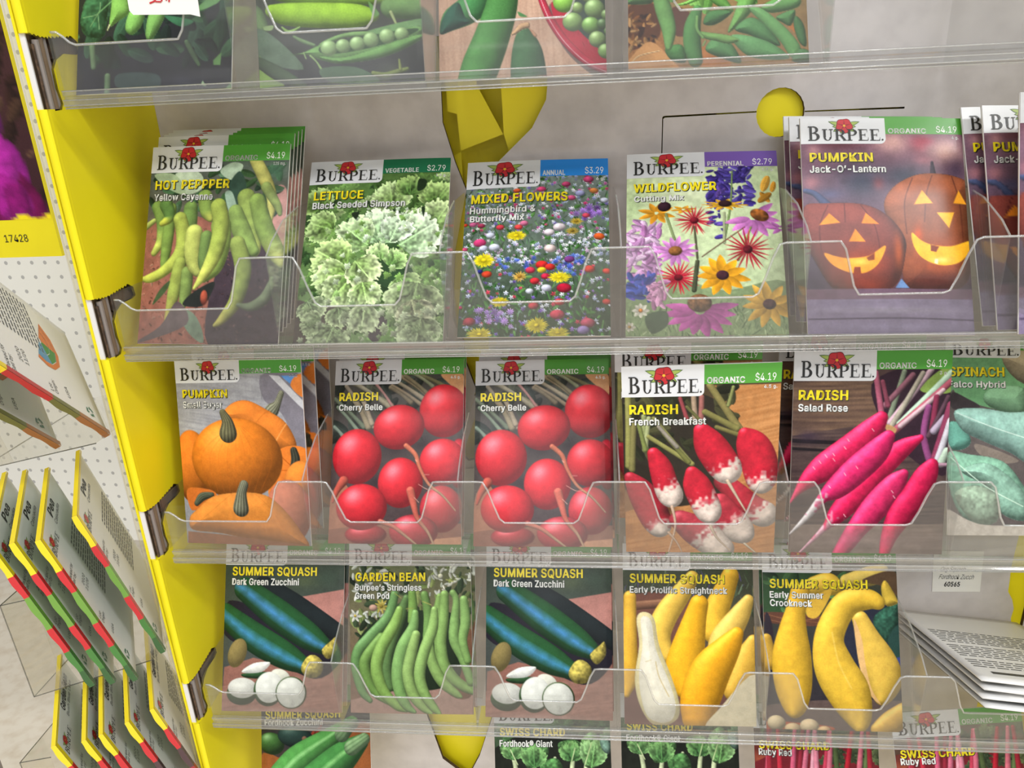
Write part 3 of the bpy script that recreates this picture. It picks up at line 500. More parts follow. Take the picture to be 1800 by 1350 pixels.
 'wildflower': {'ops':[('G','#cfdcae','#aebf94'),('S',[(438,231)],299,120,'#dfe8c4',0.8),('S',[(930,178)],120,120,'#a8c090',0.6),('S',[(44,305)],80,180,'#a9c08c',0.7),('P',[(6,717),(325,702),(617,768),(1004,721),(1000,995),(-11,999)],'#7f9068',{}),('X',[(-3,839),(1005,825),(991,995),(-11,999)],220,12,34,['#6a8054','#8fa073','#55684a','#a9b58c','#47573f'],'blade',20,{}),('X',[(546,98),(814,95),(819,326),(549,295)],110,26,46,['#4a3a98','#5c4ab0','#3a2c80','#6d5ac0','#564aa8'],'leaf',21,{}),('X',[(501,206),(645,199),(650,504),(570,503)],34,22,40,['#5a48a8','#4a3a98','#7a5ac0'],'leaf',22,{}),('T',[(700,119,5.0),(679,315,7.0),(630,504,9.0)],'#7f9a5c',{}),('X',[(3,375),(219,430),(206,701),(5,700)],120,30,52,['#e0b0dc','#d59ad0','#ecc8e8','#c884c0'],'leaf',23,{}),('K',[(199,352)],24,130,8,46,'#e8a028','#3a1a28',0.0,{'a0':20,'sq':0.75}),('T',[(261,361,9.0),(314,500,9.0)],'#8a9a68',{}),('B',[(251,317)],44,38,0,'#38202c',{}),('K',[(374,337)],20,90,6,40,'#e8a830','#e8a830',0.0,{'a0':-10,'sq':0.4}),('K',[(639,314)],30,170,10,46,'#e8b030','#3a1e20',0.0,{'sq':0.28}),('B',[(644,307)],44,26,0,'#351d22',{}),('T',[(637,358,9.0),(629,521,10.0)],'#a8b088',{}),('K',[(443,399)],16,140,22,13,'#c83040','#7a1828',28,{'seed':3,'sq':0.9}),('T',[(442,433,7.0),(457,603,8.0)],'#5a5a40',{}),('K',[(318,562)],34,150,14,40,'#cf86c8','#8a5a30',44,{'sq':0.8,'sh':'#b868b0'}),('K',[(815,386)],40,190,9,60,'#cf7cc4','#b86a28',0.0,{'a0':60,'sq':0.85,'half':1}),('B',[(861,370)],62,44,25,'#9a5a26',{'noi':0.3}),('K',[(989,440)],20,110,6,40,'#c070b8','#c070b8',0.0,{'sq':0.5}),('T',[(762,437,4.0),(487,595,4.0)],'#6a4838',{}),('T',[(802,438,6.0),(713,613,7.0)],'#8a9a50',{}),('K',[(775,556)],16,165,22,14,'#b82838','#601420',30,{'seed':5}),('K',[(335,702)],16,155,24,14,'#cc2038','#701420',28,{'seed':7,'sq':0.8}),('T',[(456,620,14),(432,767,16)],'#4a5038',{}),('K',[(611,691)],40,178,11,66,'#f0a820','#40202a',40,{'sq':0.85,'a0':12}),('X',[(15,684),(176,693),(175,807),(26,807)],60,28,50,['#4058b8','#5468c8','#6a58b8','#34489c'],'leaf',24,{}),('X',[(156,717),(256,718),(254,848),(165,840)],40,28,46,['#d8a0c0','#c888b0'],'leaf',25,{}),('K',[(891,836)],38,190,11,60,'#d8a848','#4a2c30',40,{'sq':0.9,'a0':8}),('K',[(463,872)],60,249,10,80,'#b8589c','#8a5a40',0.0,{'half':1,'a0':90,'sq':0.75}),('B',[(464,832)],76,62,0,'#7f5838',{'noi':0.35}),('P',[(126,896),(253,872),(262,943),(164,983)],'#4a5844',{}),('K',[(96,868)],14,58,8,30,'#e2dcc8','#c8782c',14,{}),('K',[(27,951)],12,40,7,24,'#cfc8b4','#b89050',10.0,{}),('X',[(850,168),(1009,189),(990,303),(843,265)],8,40,70,['#e0a840','#d89830'],'leaf',27,{}),('N',0.08,5)],'box':(527,145),'title':('WILDFLOWER',46,593,204,47),'sub':[('Cutting Mix',49,381,267,30)],'band':('PERENNIAL','$2.79'),'weight':'1.9 g.','bandc':'#7050a6'},
 'jack_o_lantern': {'ops':[('G','#8a6474','#2e2a3c'),('S',[(239,130)],218,61,'#5a2a34',0.8),('S',[(559,120)],133,85,'#d8a8a0',0.9),('S',[(730,129)],73,73,'#a84a58',0.8),('S',[(886,157)],133,97,'#e2b4aa',0.95),('S',[(748,204)],73,36,'#c07a86',0.7),('S',[(755,110)],73,36,'#a03a4c',0.7),('S',[(351,308)],169,145,'#3c4254',0.9),('S',[(621,279)],169,85,'#3a4050',0.9),('S',[(268,252)],73,73,'#48384a',0.6),('S',[(940,250)],73,85,'#4a3a4c',0.9),('S',[(460,317)],41,48,'#8a4a50',0.7),('S',[(57,309)],61,56,'#a06a72',0.9),('S',[(77,159)],48,48,'#c08a8c',0.7),('S',[(152,364)],109,48,'#4a5478',0.6),('T',[(19,346,15),(79,364,19),(149,420,29)],'#4a5478',{}),('T',[(797,213,8.5),(798,269,19)],'#3a3040',{}),('F',[(484,419),(544,335),(670,279),(793,265),(938,278),(1031,324),(1047,490),(1013,673),(920,790),(620,792),(569,674),(529,547)],'#8a4c30',{'am':0.35,'df':0.9}),('L',[(792,274),(749,362),(727,491)],6.1,'#5c2e22',{}),('L',[(669,288),(612,400),(614,547)],6.1,'#5c2e22',{}),('L',[(913,278),(952,399),(961,582)],6.1,'#5c2e22',{}),('S',[(811,655)],218,145,'#c04a18',0.55),('S',[(686,547)],36,73,'#c85018',0.8),('S',[(754,764)],242,73,'#5a2420',0.7),('F',[(9,420),(126,406),(344,410),(487,455),(590,547),(601,638),(513,792),(200,811),(63,677),(-3,549)],'#7c3c34',{'am':0.38,'df':0.85}),('L',[(149,415),(96,512),(101,640)],6.1,'#5c2a28',{}),('L',[(344,414),(423,511),(451,639)],6.1,'#5c2a28',{}),('L',[(247,408),(248,493)],6.1,'#5c2a28',{}),('S',[(352,675)],182,109,'#a83c18',0.6),('S',[(560,629)],36,133,'#c85a20',0.7),('S',[(358,775)],194,73,'#8a3018',0.8),('P',[(670,411),(723,344),(784,404)],'#f6a62a',{'sm':0}),('P',[(913,403),(951,343),(997,406)],'#f6a62a',{'sm':0}),('P',[(806,447),(914,445),(877,517)],'#f8ae2c',{'sm':0}),('P',[(645,542),(696,574),(767,596),(887,600),(1010,573),(1013,609),(929,673),(808,687),(702,656),(652,601)],'#f8b428',{}),('S',[(810,664)],73,24,'#fff0a0',0.6),('P',[(757,596),(809,603),(789,628),(755,624)],'#7a3018',{'sm':0}),('P',[(773,678),(780,660),(798,660),(794,683)],'#fff2c8',{'sm':0}),('P',[(93,506),(155,452),(218,496)],'#f09028',{'sm':0}),('P',[(344,500),(373,452),(448,503)],'#f28a2a',{'sm':0}),('P',[(266,582),(306,525),(364,584)],'#f08a24',{'sm':0}),('P',[(116,635),(185,649),(257,658),(378,648),(477,602),(469,639),(423,693),(349,725),(253,721),(159,685)],'#f4a02a',{}),('P',[(365,657),(415,634),(413,666),(377,671)],'#84361c',{'sm':0}),('P',[(283,730),(291,698),(327,698),(331,730)],'#84361c',{'sm':0}),('S',[(328,675)],73,24,'#ffd860',0.6),('P',[(531,792),(569,751),(615,792)],'#6888b8',{'sm':0}),('P',[(-40,799),(1063,794),(1042,1030),(-51,1036)],'#7c6f88',{'sm':0}),('P',[(-40,799),(1063,794),(1059,839),(-42,844)],'#6a5060',{'sm':0}),('S',[(506,891)],508,27,'#a096a8',0.7),('L',[(13,933),(551,926),(1003,933)],9.7,'#4c4056',{}),('S',[(501,962)],484,27,'#8f84a0',0.5),('N',0.06,8)],'box':(519,125),'title':('PUMPKIN',49,435,189,40),'sub':[('Jack-O’-Lantern',46,510,245,31)],'band':('ORGANIC','$4.19'),'weight':'4 g.','bandc':'#4d9a34'},  # pale bands over the purple foot paint in the tray's reflection
 'small_sugar': {'ops':[('G','#a2a2a6','#8a8a8c'),('W',[(-11,64),(701,91),(837,292),(986,485),(-4,486)],'#a8a8ac','#8e8e94',8,{}),('P',[(702,82),(1006,103),(999,485),(925,450),(837,292),(702,213)],'#7b7780',{}),('P',[(753,87),(829,92),(1008,232),(1004,276)],'#c2c2c6',{'sm':0}),('P',[(842,92),(1007,94),(999,189)],'#5a8cc8',{'sm':0}),('P',[(914,145),(956,94),(1013,95),(1004,206)],'#dd8038',{}),('L',[(688,90),(689,212)],5.3,'#77777c',{}),('T',[(840,183,21),(803,240,29),(761,274,53)],'#9a9c84',{'st':'#3c3a2c','sn':5}),('F',[(381,281),(466,228),(584,220),(735,274),(858,336),(927,432),(916,485),(793,485),(569,379),(415,334)],'#e08030',{'am':0.55,'df':0.6}),('L',[(625,344),(695,291),(748,274)],6.6,'#b86420',{'al':0.6}),('L',[(772,441),(829,379),(864,345)],7.9,'#f0a860',{'al':0.7}),('B',[(95,576)],158,277,0,'#d8782a',{'am':0.5,'df':0.65}),('P',[(780,494),(1000,476),(1038,625),(997,802),(704,752)],'#dd7a2c',{}),('L',[(816,520),(877,564)],7.9,'#b85a18',{}),('L',[(810,591),(861,591)],6.6,'#b85a18',{}),('T',[(909,485,26),(918,537,34),(887,590,21)],'#4a4a3c',{'st':'#22241c','sn':3}),('B',[(947,643)],119,145,20,'#e08434',{'am':0.55,'df':0.6}),('B',[(459,530)],361,301,0,'#e07e24',{'am':0.5,'df':0.65,'sp':0.12}),('L',[(439,351),(181,510),(246,707)],4.0,'#b85c18',{'al':0.35}),('L',[(448,351),(252,510),(295,707)],4.0,'#b85c18',{'al':0.35}),('L',[(458,351),(322,510),(344,707)],4.0,'#b85c18',{'al':0.35}),('L',[(467,351),(392,510),(393,706)],4.0,'#b85c18',{'al':0.35}),('L',[(477,351),(461,509),(442,706)],4.0,'#b85c18',{'al':0.35}),('L',[(487,351),(530,509),(490,705)],4.0,'#b85c18',{'al':0.35}),('L',[(496,351),(599,509),(539,705)],4.0,'#b85c18',{'al':0.35}),('L',[(506,351),(668,509),(587,704)],4.0,'#b85c18',{'al':0.35}),('L',[(516,351),(736,509),(635,704)],4.0,'#b85c18',{'al':0.35}),('T',[(375,281,26),(409,334,45),(410,392,71)],'#7d7a58',{'st':'#3c3a2c','sn':5}),('P',[(41,694),(244,702),(266,747),(97,813),(44,795)],'#c86c2a',{}),('T',[(107,776,21),(159,739,32),(242,725,18)],'#5c6450',{'st':'#2e3228','sn':4}),('B',[(842,813)],171,237,0,'#c8785c',{'am':0.6,'df':0.5}),('F',[(97,813),(240,738),(404,714),(589,712),(718,743),(840,831),(923,919),(967,1008),(617,978),(287,938),(57,923),(37,859)],'#dc8a3a',{'am':0.6,'df':0.5}),('L',[(403,719),(233,811),(88,895)],4.0,'#c07028',{'al':0.5}),('L',[(589,717),(712,805),(805,930)],4.0,'#c07028',{'al':0.5}),('T',[(508,668,34),(483,718,40),(468,799,63)],'#8a8c74',{'st':'#3c3a2c','sn':5}),('P',[(15,933),(326,947),(968,994),(974,1070),(-2,1091)],'#8a5a3c',{'sm':0}),('N',0.05,6)],'box':(508,121),'title':('PUMPKIN',51,418,178,41),'sub':[('Small Sugar',51,376,237,33)],'band':('ORGANIC','$4.19'),'weight':'2.2 g.','bandc':'#4d9a34'},
 'cherry_belle': {'ops':[('G','#4c4c46','#4a3a3c'),('X',[(7,80),(996,75),(649,431),(14,462)],60,48,109,['#3c423c','#54584a','#2f332f','#47524a'],'leaf',30,{}),('T',[(58,99,17),(258,174,14),(456,259,19)],'#9a9878',{}),('T',[(158,128,19),(302,193,15),(444,268,21)],'#b0a890',{}),('T',[(10,218,17),(129,291,14),(247,375,19)],'#76826c',{}),('T',[(36,264,15),(117,323,12),(198,392,16)],'#8a9a84',{}),('T',[(96,146,16),(209,256,13),(321,375,17)],'#a89c88',{}),('T',[(172,229,24),(228,297,19),(284,375,27)],'#a6987c',{}),('T',[(234,230,19),(271,288,15),(309,357,21)],'#b8a890',{}),('T',[(320,130,12),(395,194,9.7),(468,269,13)],'#c0908a',{}),('T',[(407,95,17),(555,155,14),(701,226,19)],'#b0a48c',{}),('T',[(494,86,19),(610,138,15),(726,199,21)],'#a89878',{}),('T',[(555,96,17),(665,156,14),(774,227,19)],'#8f8468',{}),('T',[(654,89,19),(764,121,15),(872,164,21)],'#7f7c58',{}),('T',[(605,79,15),(684,111,12),(763,154,16)],'#9aa080',{}),('T',[(456,150,15),(567,196,12),(676,253,16)],'#9c8c74',{}),('T',[(13,373,15),(50,395,12),(88,427,16)],'#8a9a8a',{}),('T',[(444,159,17),(524,196,14),(603,243,19)],'#867a64',{}),('P',[(826,86),(984,84),(993,202),(897,147)],'#d09a6c',{}),('S',[(492,466)],145,97,'#2c2226',0.8),('S',[(697,467)],73,73,'#2c2226',0.8),('S',[(358,676)],97,73,'#2c2226',0.8),('S',[(643,890)],97,73,'#3a2a2a',0.7),('P',[(19,727),(140,701),(144,984),(0,1002)],'#a87058',{}),('P',[(-1,925),(995,890),(1003,1015),(1,1019)],'#8a5a4a',{}),('P',[(759,974),(999,957),(997,1015),(758,1016)],'#c08c6c',{'sm':0}),('B',[(969,573)],73,181,0,'#b82030',{'am':0.55,'df':0.55,'sp':0.35,'spw':14,'lx':-0.35,'ly':-0.5}),('B',[(851,290)],181,200,0,'#d92a36',{'am':0.55,'df':0.55,'sp':0.35,'spw':14,'lx':-0.35,'ly':-0.5}),('B',[(516,377)],194,167,-10,'#d92a36',{'am':0.55,'df':0.55,'sp':0.35,'spw':14,'lx':-0.35,'ly':-0.5}),('B',[(851,566)],172,172,0,'#d92a36',{'am':0.55,'df':0.55,'sp':0.35,'spw':14,'lx':-0.35,'ly':-0.5}),('B',[(200,535)],191,206,0,'#d92a36',{'am':0.55,'df':0.55,'sp':0.35,'spw':14,'lx':-0.35,'ly':-0.5}),('T',[(104,666,36),(56,718,24),(26,779,9.7)],'#c85a4a',{}),('B',[(845,814)],157,169,0,'#cc3440',{'am':0.55,'df':0.55,'sp':0.35,'spw':14,'lx':-0.35,'ly':-0.5}),('B',[(538,676)],169,184,0,'#d92a36',{'am':0.55,'df':0.55,'sp':0.35,'spw':14,'lx':-0.35,'ly':-0.5}),('B',[(287,950)],157,73,0,'#b02c38',{'am':0.55,'df':0.55,'sp':0.35,'spw':14,'lx':-0.35,'ly':-0.5}),('B',[(643,932)],181,121,0,'#c23a46',{'am':0.55,'df':0.55,'sp':0.35,'spw':14,'lx':-0.35,'ly':-0.5}),('B',[(248,805)],194,169,0,'#d92a36',{'am':0.55,'df':0.55,'sp':0.35,'spw':14,'lx':-0.35,'ly':-0.5}),('T',[(576,479,19),(648,528,17),(683,598,13),(753,685,11),(858,746,8.5),(950,822,6.0)],'#d8785a',{'c2':'#c89878'}),('T',[(616,719,31),(644,797,24),(673,865,17),(748,932,11),(794,999,7.3)],'#d86a58',{'c2':'#c8a080'}),('T',[(394,882,19),(489,907,15),(572,949,11),(665,999,7.3)],'#d07a68',{'c2':'#c09a7a'}),('L',[(660,563),(648,555)],3.6,'#d8a090',{}),('L',[(718,633),(754,633)],3.6,'#d8a090',{}),('L',[(676,685),(741,711),(788,711)],3.6,'#d8a090',{}),('L',[(645,754),(680,780)],3.6,'#d8a090',{}),('N',0.05,7)],'box':(516,138),'title':('RADISH',41,348,205,44),'sub':[('Cherry Belle',42,386,265,32)],'band':('ORGANIC','$4.19'),'weight':'4.5 g.','bandc':'#4d9a34'},
 'french_breakfast': {'ops':[('G','#3a3426','#b0784c'),('W',[(580,104),(995,104),(1019,1004),(-3,1008),(5,769),(589,590)],'#c48c58','#a87040',-12,{}),('P',[(5,150),(539,152),(751,348),(697,644),(296,733),(10,640)],'#2b2620',{}),('X',[(15,142),(703,114),(688,330),(11,585)],46,43,96,['#3c3f28','#2f3322','#4a4a30','#262a1c'],'leaf',40,{}),('T',[(42,159,21),(39,333,21),(36,513,25)],'#9a9858',{}),('T',[(75,287,19),(66,408,19),(57,532,22)],'#8a8450',{}),('T',[(140,253,18),(144,339,18),(147,426,21)],'#96a068',{}),('T',[(172,262,15),(160,335,15),(148,409,17)],'#b0b884',{}),('T',[(107,296,15),(127,361,15),(147,426,17)],'#7f8a4c',{}),('T',[(204,263,15),(320,376,15),(437,491,17)],'#8a8a54',{}),('T',[(170,357,16),(309,428,16),(448,500,18)],'#9a9858',{}),('T',[(267,341,14),(346,416,14),(427,491,16)],'#7a7c44',{}),('T',[(235,306,13),(293,359,13),(352,411,15)],'#a0988a',{}),('T',[(373,165,13),(394,216,13),(415,267,15)],'#a04a50',{}),('T',[(457,159,17),(462,213,17),(468,267,20)],'#b09880',{}),('T',[(508,160,17),(507,214,17),(505,268,20)],'#a86a64',{}),('T',[(559,103,23),(654,216,23),(751,331,27)],'#8f8550',{}),('T',[(530,235,21),(630,278,21),(730,322,25)],'#85804a',{}),('T',[(604,312,15),(678,334,15),(752,356,17)],'#7a7444',{}),('T',[(703,114,11),(689,159,11),(674,204,12)],'#8a9058',{}),('T',[(415,208,11),(478,259,11),(542,311,12)],'#6a6a40',{}),('T',[(45,576,43),(120,659,96),(195,779,107),(228,845,85),(239,873,43)],'#b42a3c',{'c2':'#ead8cc','cb':0.68,'cw':0.16,'am':0.55,'df':0.6,'sp':0.25,'spw':14,'noi':0.05}),('T',[(653,599,64),(740,662,75),(839,735,85),(916,781,96),(927,790,64)],'#b83040',{'c2':'#ead8cc','cb':0.6,'cw':0.16,'am':0.55,'df':0.6,'sp':0.25,'spw':14,'noi':0.05}),('T',[(634,707,64),(679,780,96),(746,854,107),(791,892,75)],'#b83444',{'c2':'#ead8cc','cb':0.5,'cw':0.16,'am':0.55,'df':0.6,'sp':0.25,'spw':14,'noi':0.05}),('T',[(373,807,75),(506,882,117),(640,977,96)],'#b03a48',{'c2':'#ead8cc','cb':0.55,'cw':0.16,'am':0.55,'df':0.6,'sp':0.25,'spw':14,'noi':0.05}),('S',[(557,607)],96,64,'#2a1a18',0.6),('S',[(296,751)],64,53,'#2a1a18',0.6),('T',[(782,348,43),(837,417,107),(883,513,117),(897,592,96),(899,636,43)],'#c41f36',{'c2':'#ead8cc','cb':0.72,'cw':0.16,'am':0.55,'df':0.6,'sp':0.25,'spw':14,'noi':0.05}),('T',[(201,444,43),(243,515,75),(275,605,83),(307,669,85),(318,705,43)],'#c41f36',{'c2':'#ead8cc','cb':0.55,'cw':0.16,'am':0.55,'df':0.6,'sp':0.25,'spw':14,'noi':0.05}),('T',[(510,327,53),(564,405,102),(629,484,111),(673,537,98),(684,564,53)],'#c41f36',{'c2':'#ead8cc','cb':0.62,'cw':0.16,'am':0.55,'df':0.6,'sp':0.25,'spw':14,'noi':0.05}),('T',[(449,544,43),(481,616,90),(526,697,96),(559,761,87),(576,798,43)],'#c41f36',{'c2':'#ead8cc','cb':0.52,'cw':0.16,'am':0.55,'df':0.6,'sp':0.25,'spw':14,'noi':0.05}),('T',[(680,595,13),(741,680,8.5),(809,771,5.3),(820,790,3.2)],'#d8c0a8',{}),('T',[(318,733,11),(339,845,7.5),(294,997,4.3)],'#d8b8a0',{}),('T',[(571,836,11),(617,910,7.5),(707,986,4.3)],'#d8c0a8',{}),('T',[(295,882,9.6),(350,939,6.4),(384,997,3.2)],'#d0b098',{}),('T',[(804,948,8.5),(883,1004,4.3)],'#d8c8b0',{}),('N',0.05,7)],'box':(528,153),'title':('RADISH',45,358,216,46),'sub':[('French Breakfast',43,537,277,35)],'band':('ORGANIC','$4.19'),'weight':'4.5 g.','bandc':'#4d9a34'},
 'salad_rose': {'ops':[('G','#4a3836','#5a4a42'),('W',[(-7,146),(607,147),(647,447),(5,449)],'#7a604c','#4c3a34',-1,{}),('W',[(4,415),(1009,282),(1039,998),(6,1011)],'#5c4a44','#3a2c2e',-2,{}),('P',[(4,428),(409,439),(410,457),(5,449)],'#1d171a',{'sm':0}),('P',[(6,470),(346,481),(346,493),(7,486)],'#1d171a',{'sm':0}),('S',[(103,415)],97,54,'#34283a',0.6),('P',[(521,135),(1005,88),(1021,594),(669,463),(554,331)],'#30202a',{}),('P',[(801,184),(942,87),(1006,96),(1013,193),(898,209)],'#7f9a4c',{}),('W',[(11,856),(996,846),(1006,998),(6,1011)],'#7a685e','#66564e',-1,{}),('T',[(700,103,17),(650,233,17),(599,364,19)],'#7f8a74',{}),('T',[(754,119,19),(669,192,19),(582,265,21)],'#8a5a68',{}),('T',[(869,95,19),(745,221,19),(619,348,21)],'#c8a8b4',{}),('T',[(817,111,17),(725,237,17),(631,364,19)],'#a8a090',{}),('T',[(996,112,24),(841,233,24),(684,356,26)],'#b8d4bc',{}),('T',[(1009,144,22),(822,270,22),(633,397,24)],'#b05a6c',{}),('T',[(949,192,15),(818,278,15),(685,364,17)],'#d0b0b8',{}),('T',[(520,110,19),(549,241,19),(578,372,21)],'#b46078',{}),('T',[(565,151,15),(584,208,15),(604,265,17)],'#8a4658',{}),('T',[(860,274,22),(838,409,22),(889,545,24)],'#8f4a7c',{}),('T',[(909,225,19),(899,306,19),(889,388,21)],'#8a3450',{}),('T',[(983,225,15),(927,319,15),(869,413,17)],'#5a404c',{}),('T',[(969,323,22),(934,355,22),(900,388,24)],'#b0a0b4',{}),('T',[(1007,266,30),(964,396,30),(920,528,33)],'#8a3c58',{}),('T',[(1007,339,22),(972,433,22),(936,528,24)],'#c8c4cc',{}),('T',[(992,487,26),(975,516,26),(958,545,29)],'#b8ccb8',{}),('T',[(1007,553,13),(970,553,13),(932,553,14)],'#b08a9c',{}),('P',[(588,364),(609,356),(664,380),(623,414)],'#b08a5c',{}),('T',[(564,323,43),(493,389,78),(357,481,91),(219,565,91),(112,633,54),(48,693,22),(1,753,4.3)],'#d02052',{'am':0.55,'df':0.6,'sp':0.2,'spw':10,'noi':0.05,'c2':'#cc3868','cb':0.9}),('T',[(817,421,22),(692,480,65),(558,580,78),(423,699,82),(318,793,65),(233,871,24),(73,1002,5.4)],'#d01c50',{'am':0.55,'df':0.6,'sp':0.2,'spw':10,'noi':0.05,'c2':'#c890a0','cb':0.8,'cw':0.1}),('T',[(612,414,43),(541,488,82),(416,581,91),(301,666,76),(215,717,37),(120,812,22),(7,907,5.4)],'#ce2460',{'am':0.55,'df':0.6,'sp':0.2,'spw':10,'noi':0.05,'c2':'#c8c0c0','cb':0.72,'cw':0.1}),('T',[(721,596,32),(659,655,76),(557,757,91),(453,860,71),(381,946,58),(329,1007,43)],'#d02860',{'am':0.55,'df':0.6,'sp':0.2,'spw':10,'noi':0.05}),('T',[(900,553,43),(861,612,78),(793,713,87),(712,806,82),(653,909,54),(626,1003,32)],'#cc1c4e',{'am':0.55,'df':0.6,'sp':0.2,'spw':10,'noi':0.05}),('S',[(457,928)],454,87,'#b09898',0.28),('L',[(216,506),(228,518)],3.2,'#e8b8c0',{}),('L',[(265,498),(276,510)],3.2,'#e8b8c0',{}),('L',[(334,464),(346,476)],3.2,'#e8b8c0',{}),('L',[(354,427),(365,438)],3.2,'#e8b8c0',{}),('L',[(179,536),(191,548)],3.2,'#e8b8c0',{}),('L',[(142,566),(154,577)],3.2,'#e8b8c0',{}),('L',[(266,523),(278,535)],3.2,'#e8b8c0',{}),('L',[(415,560),(427,572)],3.2,'#e8b8c0',{}),('L',[(341,594),(352,606)],3.2,'#e8b8c0',{}),('L',[(245,658),(257,669)],3.2,'#e8b8c0',{}),('L',[(650,680),(662,692)],3.2,'#e8b8c0',{}),('L',[(662,705),(674,717)],3.2,'#e8b8c0',{}),('L',[(351,801),(363,813)],3.2,'#e8b8c0',{}),('L',[(508,377),(520,388)],3.2,'#e8b8c0',{}),('N',0.06,7)],'box':(526,145),'title':('RADISH',34,348,213,45),'sub':[('Salad Rose',33,348,275,33)],'band':('ORGANIC','$4.19'),'weight':'3 g.','bandc':'#4d9a34'},
 'spinach': {'ops':[('G','#6a9a70','#8fae90'),('P',[(36,278),(537,222),(977,236),(960,962),(-5,966)],'#5a5250',{}),('P',[(50,120),(392,108),(549,222),(534,362),(278,355),(60,278)],'#6fa374',{}),('F',[(392,108),(540,63),(981,78),(976,263),(549,239)],'#b3a58c',{}),('F',[(254,311),(316,258),(536,257),(533,389),(327,364)],'#8cbc94',{}),('P',[(42,282),(145,312),(229,355),(47,365)],'#40393c',{}),('F',[(21,435),(106,444),(166,522),(116,566),(25,558)],'#6fae9c',{}),('F',[(59,374),(241,360),(436,380),(680,379),(726,501),(601,642),(432,582),(239,522),(106,470)],'#9ac4b8',{'noi':0.06}),('L',[(71,383),(301,451),(555,511)],6.1,'#cfe6dc',{}),('P',[(202,539),(384,582),(492,625),(334,635),(213,583)],'#7c7168',{}),('F',[(13,584),(152,592),(383,626),(526,747),(597,851),(427,834),(232,931),(87,888),(11,732)],'#86b69c',{'noi':0.08}),('F',[(102,679),(261,635),(430,704),(549,808),(547,921),(378,887),(295,765)],'#93bda8',{'noi':0.08}),('L',[(31,610),(259,748),(524,851)],6.1,'#c8e0cc',{}),('F',[(52,793),(210,748),(355,809),(341,930),(183,931)],'#9ab59c',{'noi':0.15}),('P',[(-4,871),(147,922),(328,948),(960,945),(959,1006),(-6,1010)],'#b5aca0',{}),('F',[(601,677),(968,588),(962,849),(670,833)],'#7fae8c',{}),('N',0.06,6)],'box':(529,104),'title':('SPINACH',19,403,175,44),'sub':[('Falco Hybrid',12,408,239,31)],'band':('ORGANIC','$4.19'),'bandc':'#4d9a34'},
 'zucchini': {'ops':[('G','#3c4a3c','#47484a'),('S',[(672,238)],157,78,'#5a6648',0.7),('S',[(856,227)],105,78,'#46584a',0.7),('P',[(580,342),(998,291),(1019,530),(929,513)],'#b07a70',{'sm':0}),('P',[(15,748),(264,688),(590,738),(1017,621),(1010,1000),(-2,1022)],'#8c6054',{'sm':0}),('W',[(3,858),(1015,748),(1010,1004),(-9,1026)],'#a0766a','#8c6458',-8,{}),('P',[(12,386),(198,375),(1006,548),(990,694),(770,807),(369,678),(13,563)],'#201c26',{}),('T',[(330,270,78),(566,370,92),(852,496,78),(1006,567,65)],'#1c2426',{}),('T',[(177,291,94),(461,436,120),(695,553,110),(824,611,73)],'#24542c',{'hl':'#4a8fc6','hw':0.5,'ho':-0.1,'am':0.5,'df':0.6}),('T',[(12,443,92),(264,569,118),(500,666,112),(655,723,73)],'#24542c',{'hl':'#4590bc','hw':0.5,'ho':-0.1,'am':0.5,'df':0.6}),('F',[(824,642),(902,586),(941,568),(946,640),(875,692)],'#b0a04a',{'noi':0.2}),('F',[(655,746),(707,681),(772,671),(836,715),(809,788),(706,799)],'#b8a850',{'noi':0.2}),('B',[(126,663)],76,120,20,'#8a7a4a',{'am':0.65,'df':0.4}),('F',[(173,782),(369,769),(330,806),(199,804)],'#2c4c2c',{}),('F',[(166,773),(264,721),(402,714),(330,770)],'#dfe0d8',{'am':0.8,'df':0.25}),('B',[(167,896)],124,92,0,'#3f5a38',{'am':0.5,'df':0.5}),('B',[(173,864)],120,81,0,'#d3d3ca',{'am':0.85,'df':0.2}),('B',[(486,794)],81,55,20,'#d8d8c8',{'am':0.85,'df':0.2}),('B',[(388,873)],120,131,10,'#44603a',{}),('B',[(395,859)],112,124,10,'#dedfd6',{'am':0.85,'df':0.2}),('B',[(576,888)],128,128,0,'#50683c',{}),('B',[(574,888)],118,120,0,'#d9dad0',{'am':0.85,'df':0.2}),('S',[(459,998)],523,31,'#b09a94',0.5),('N',0.05,7)],'box':(523,150),'title':('SUMMER SQUASH',61,775,186,48),'sub':[('Dark Green Zucchini',60,628,247,37)],'band':('ORGANIC','$4.19'),'bandc':'#4d9a34'},
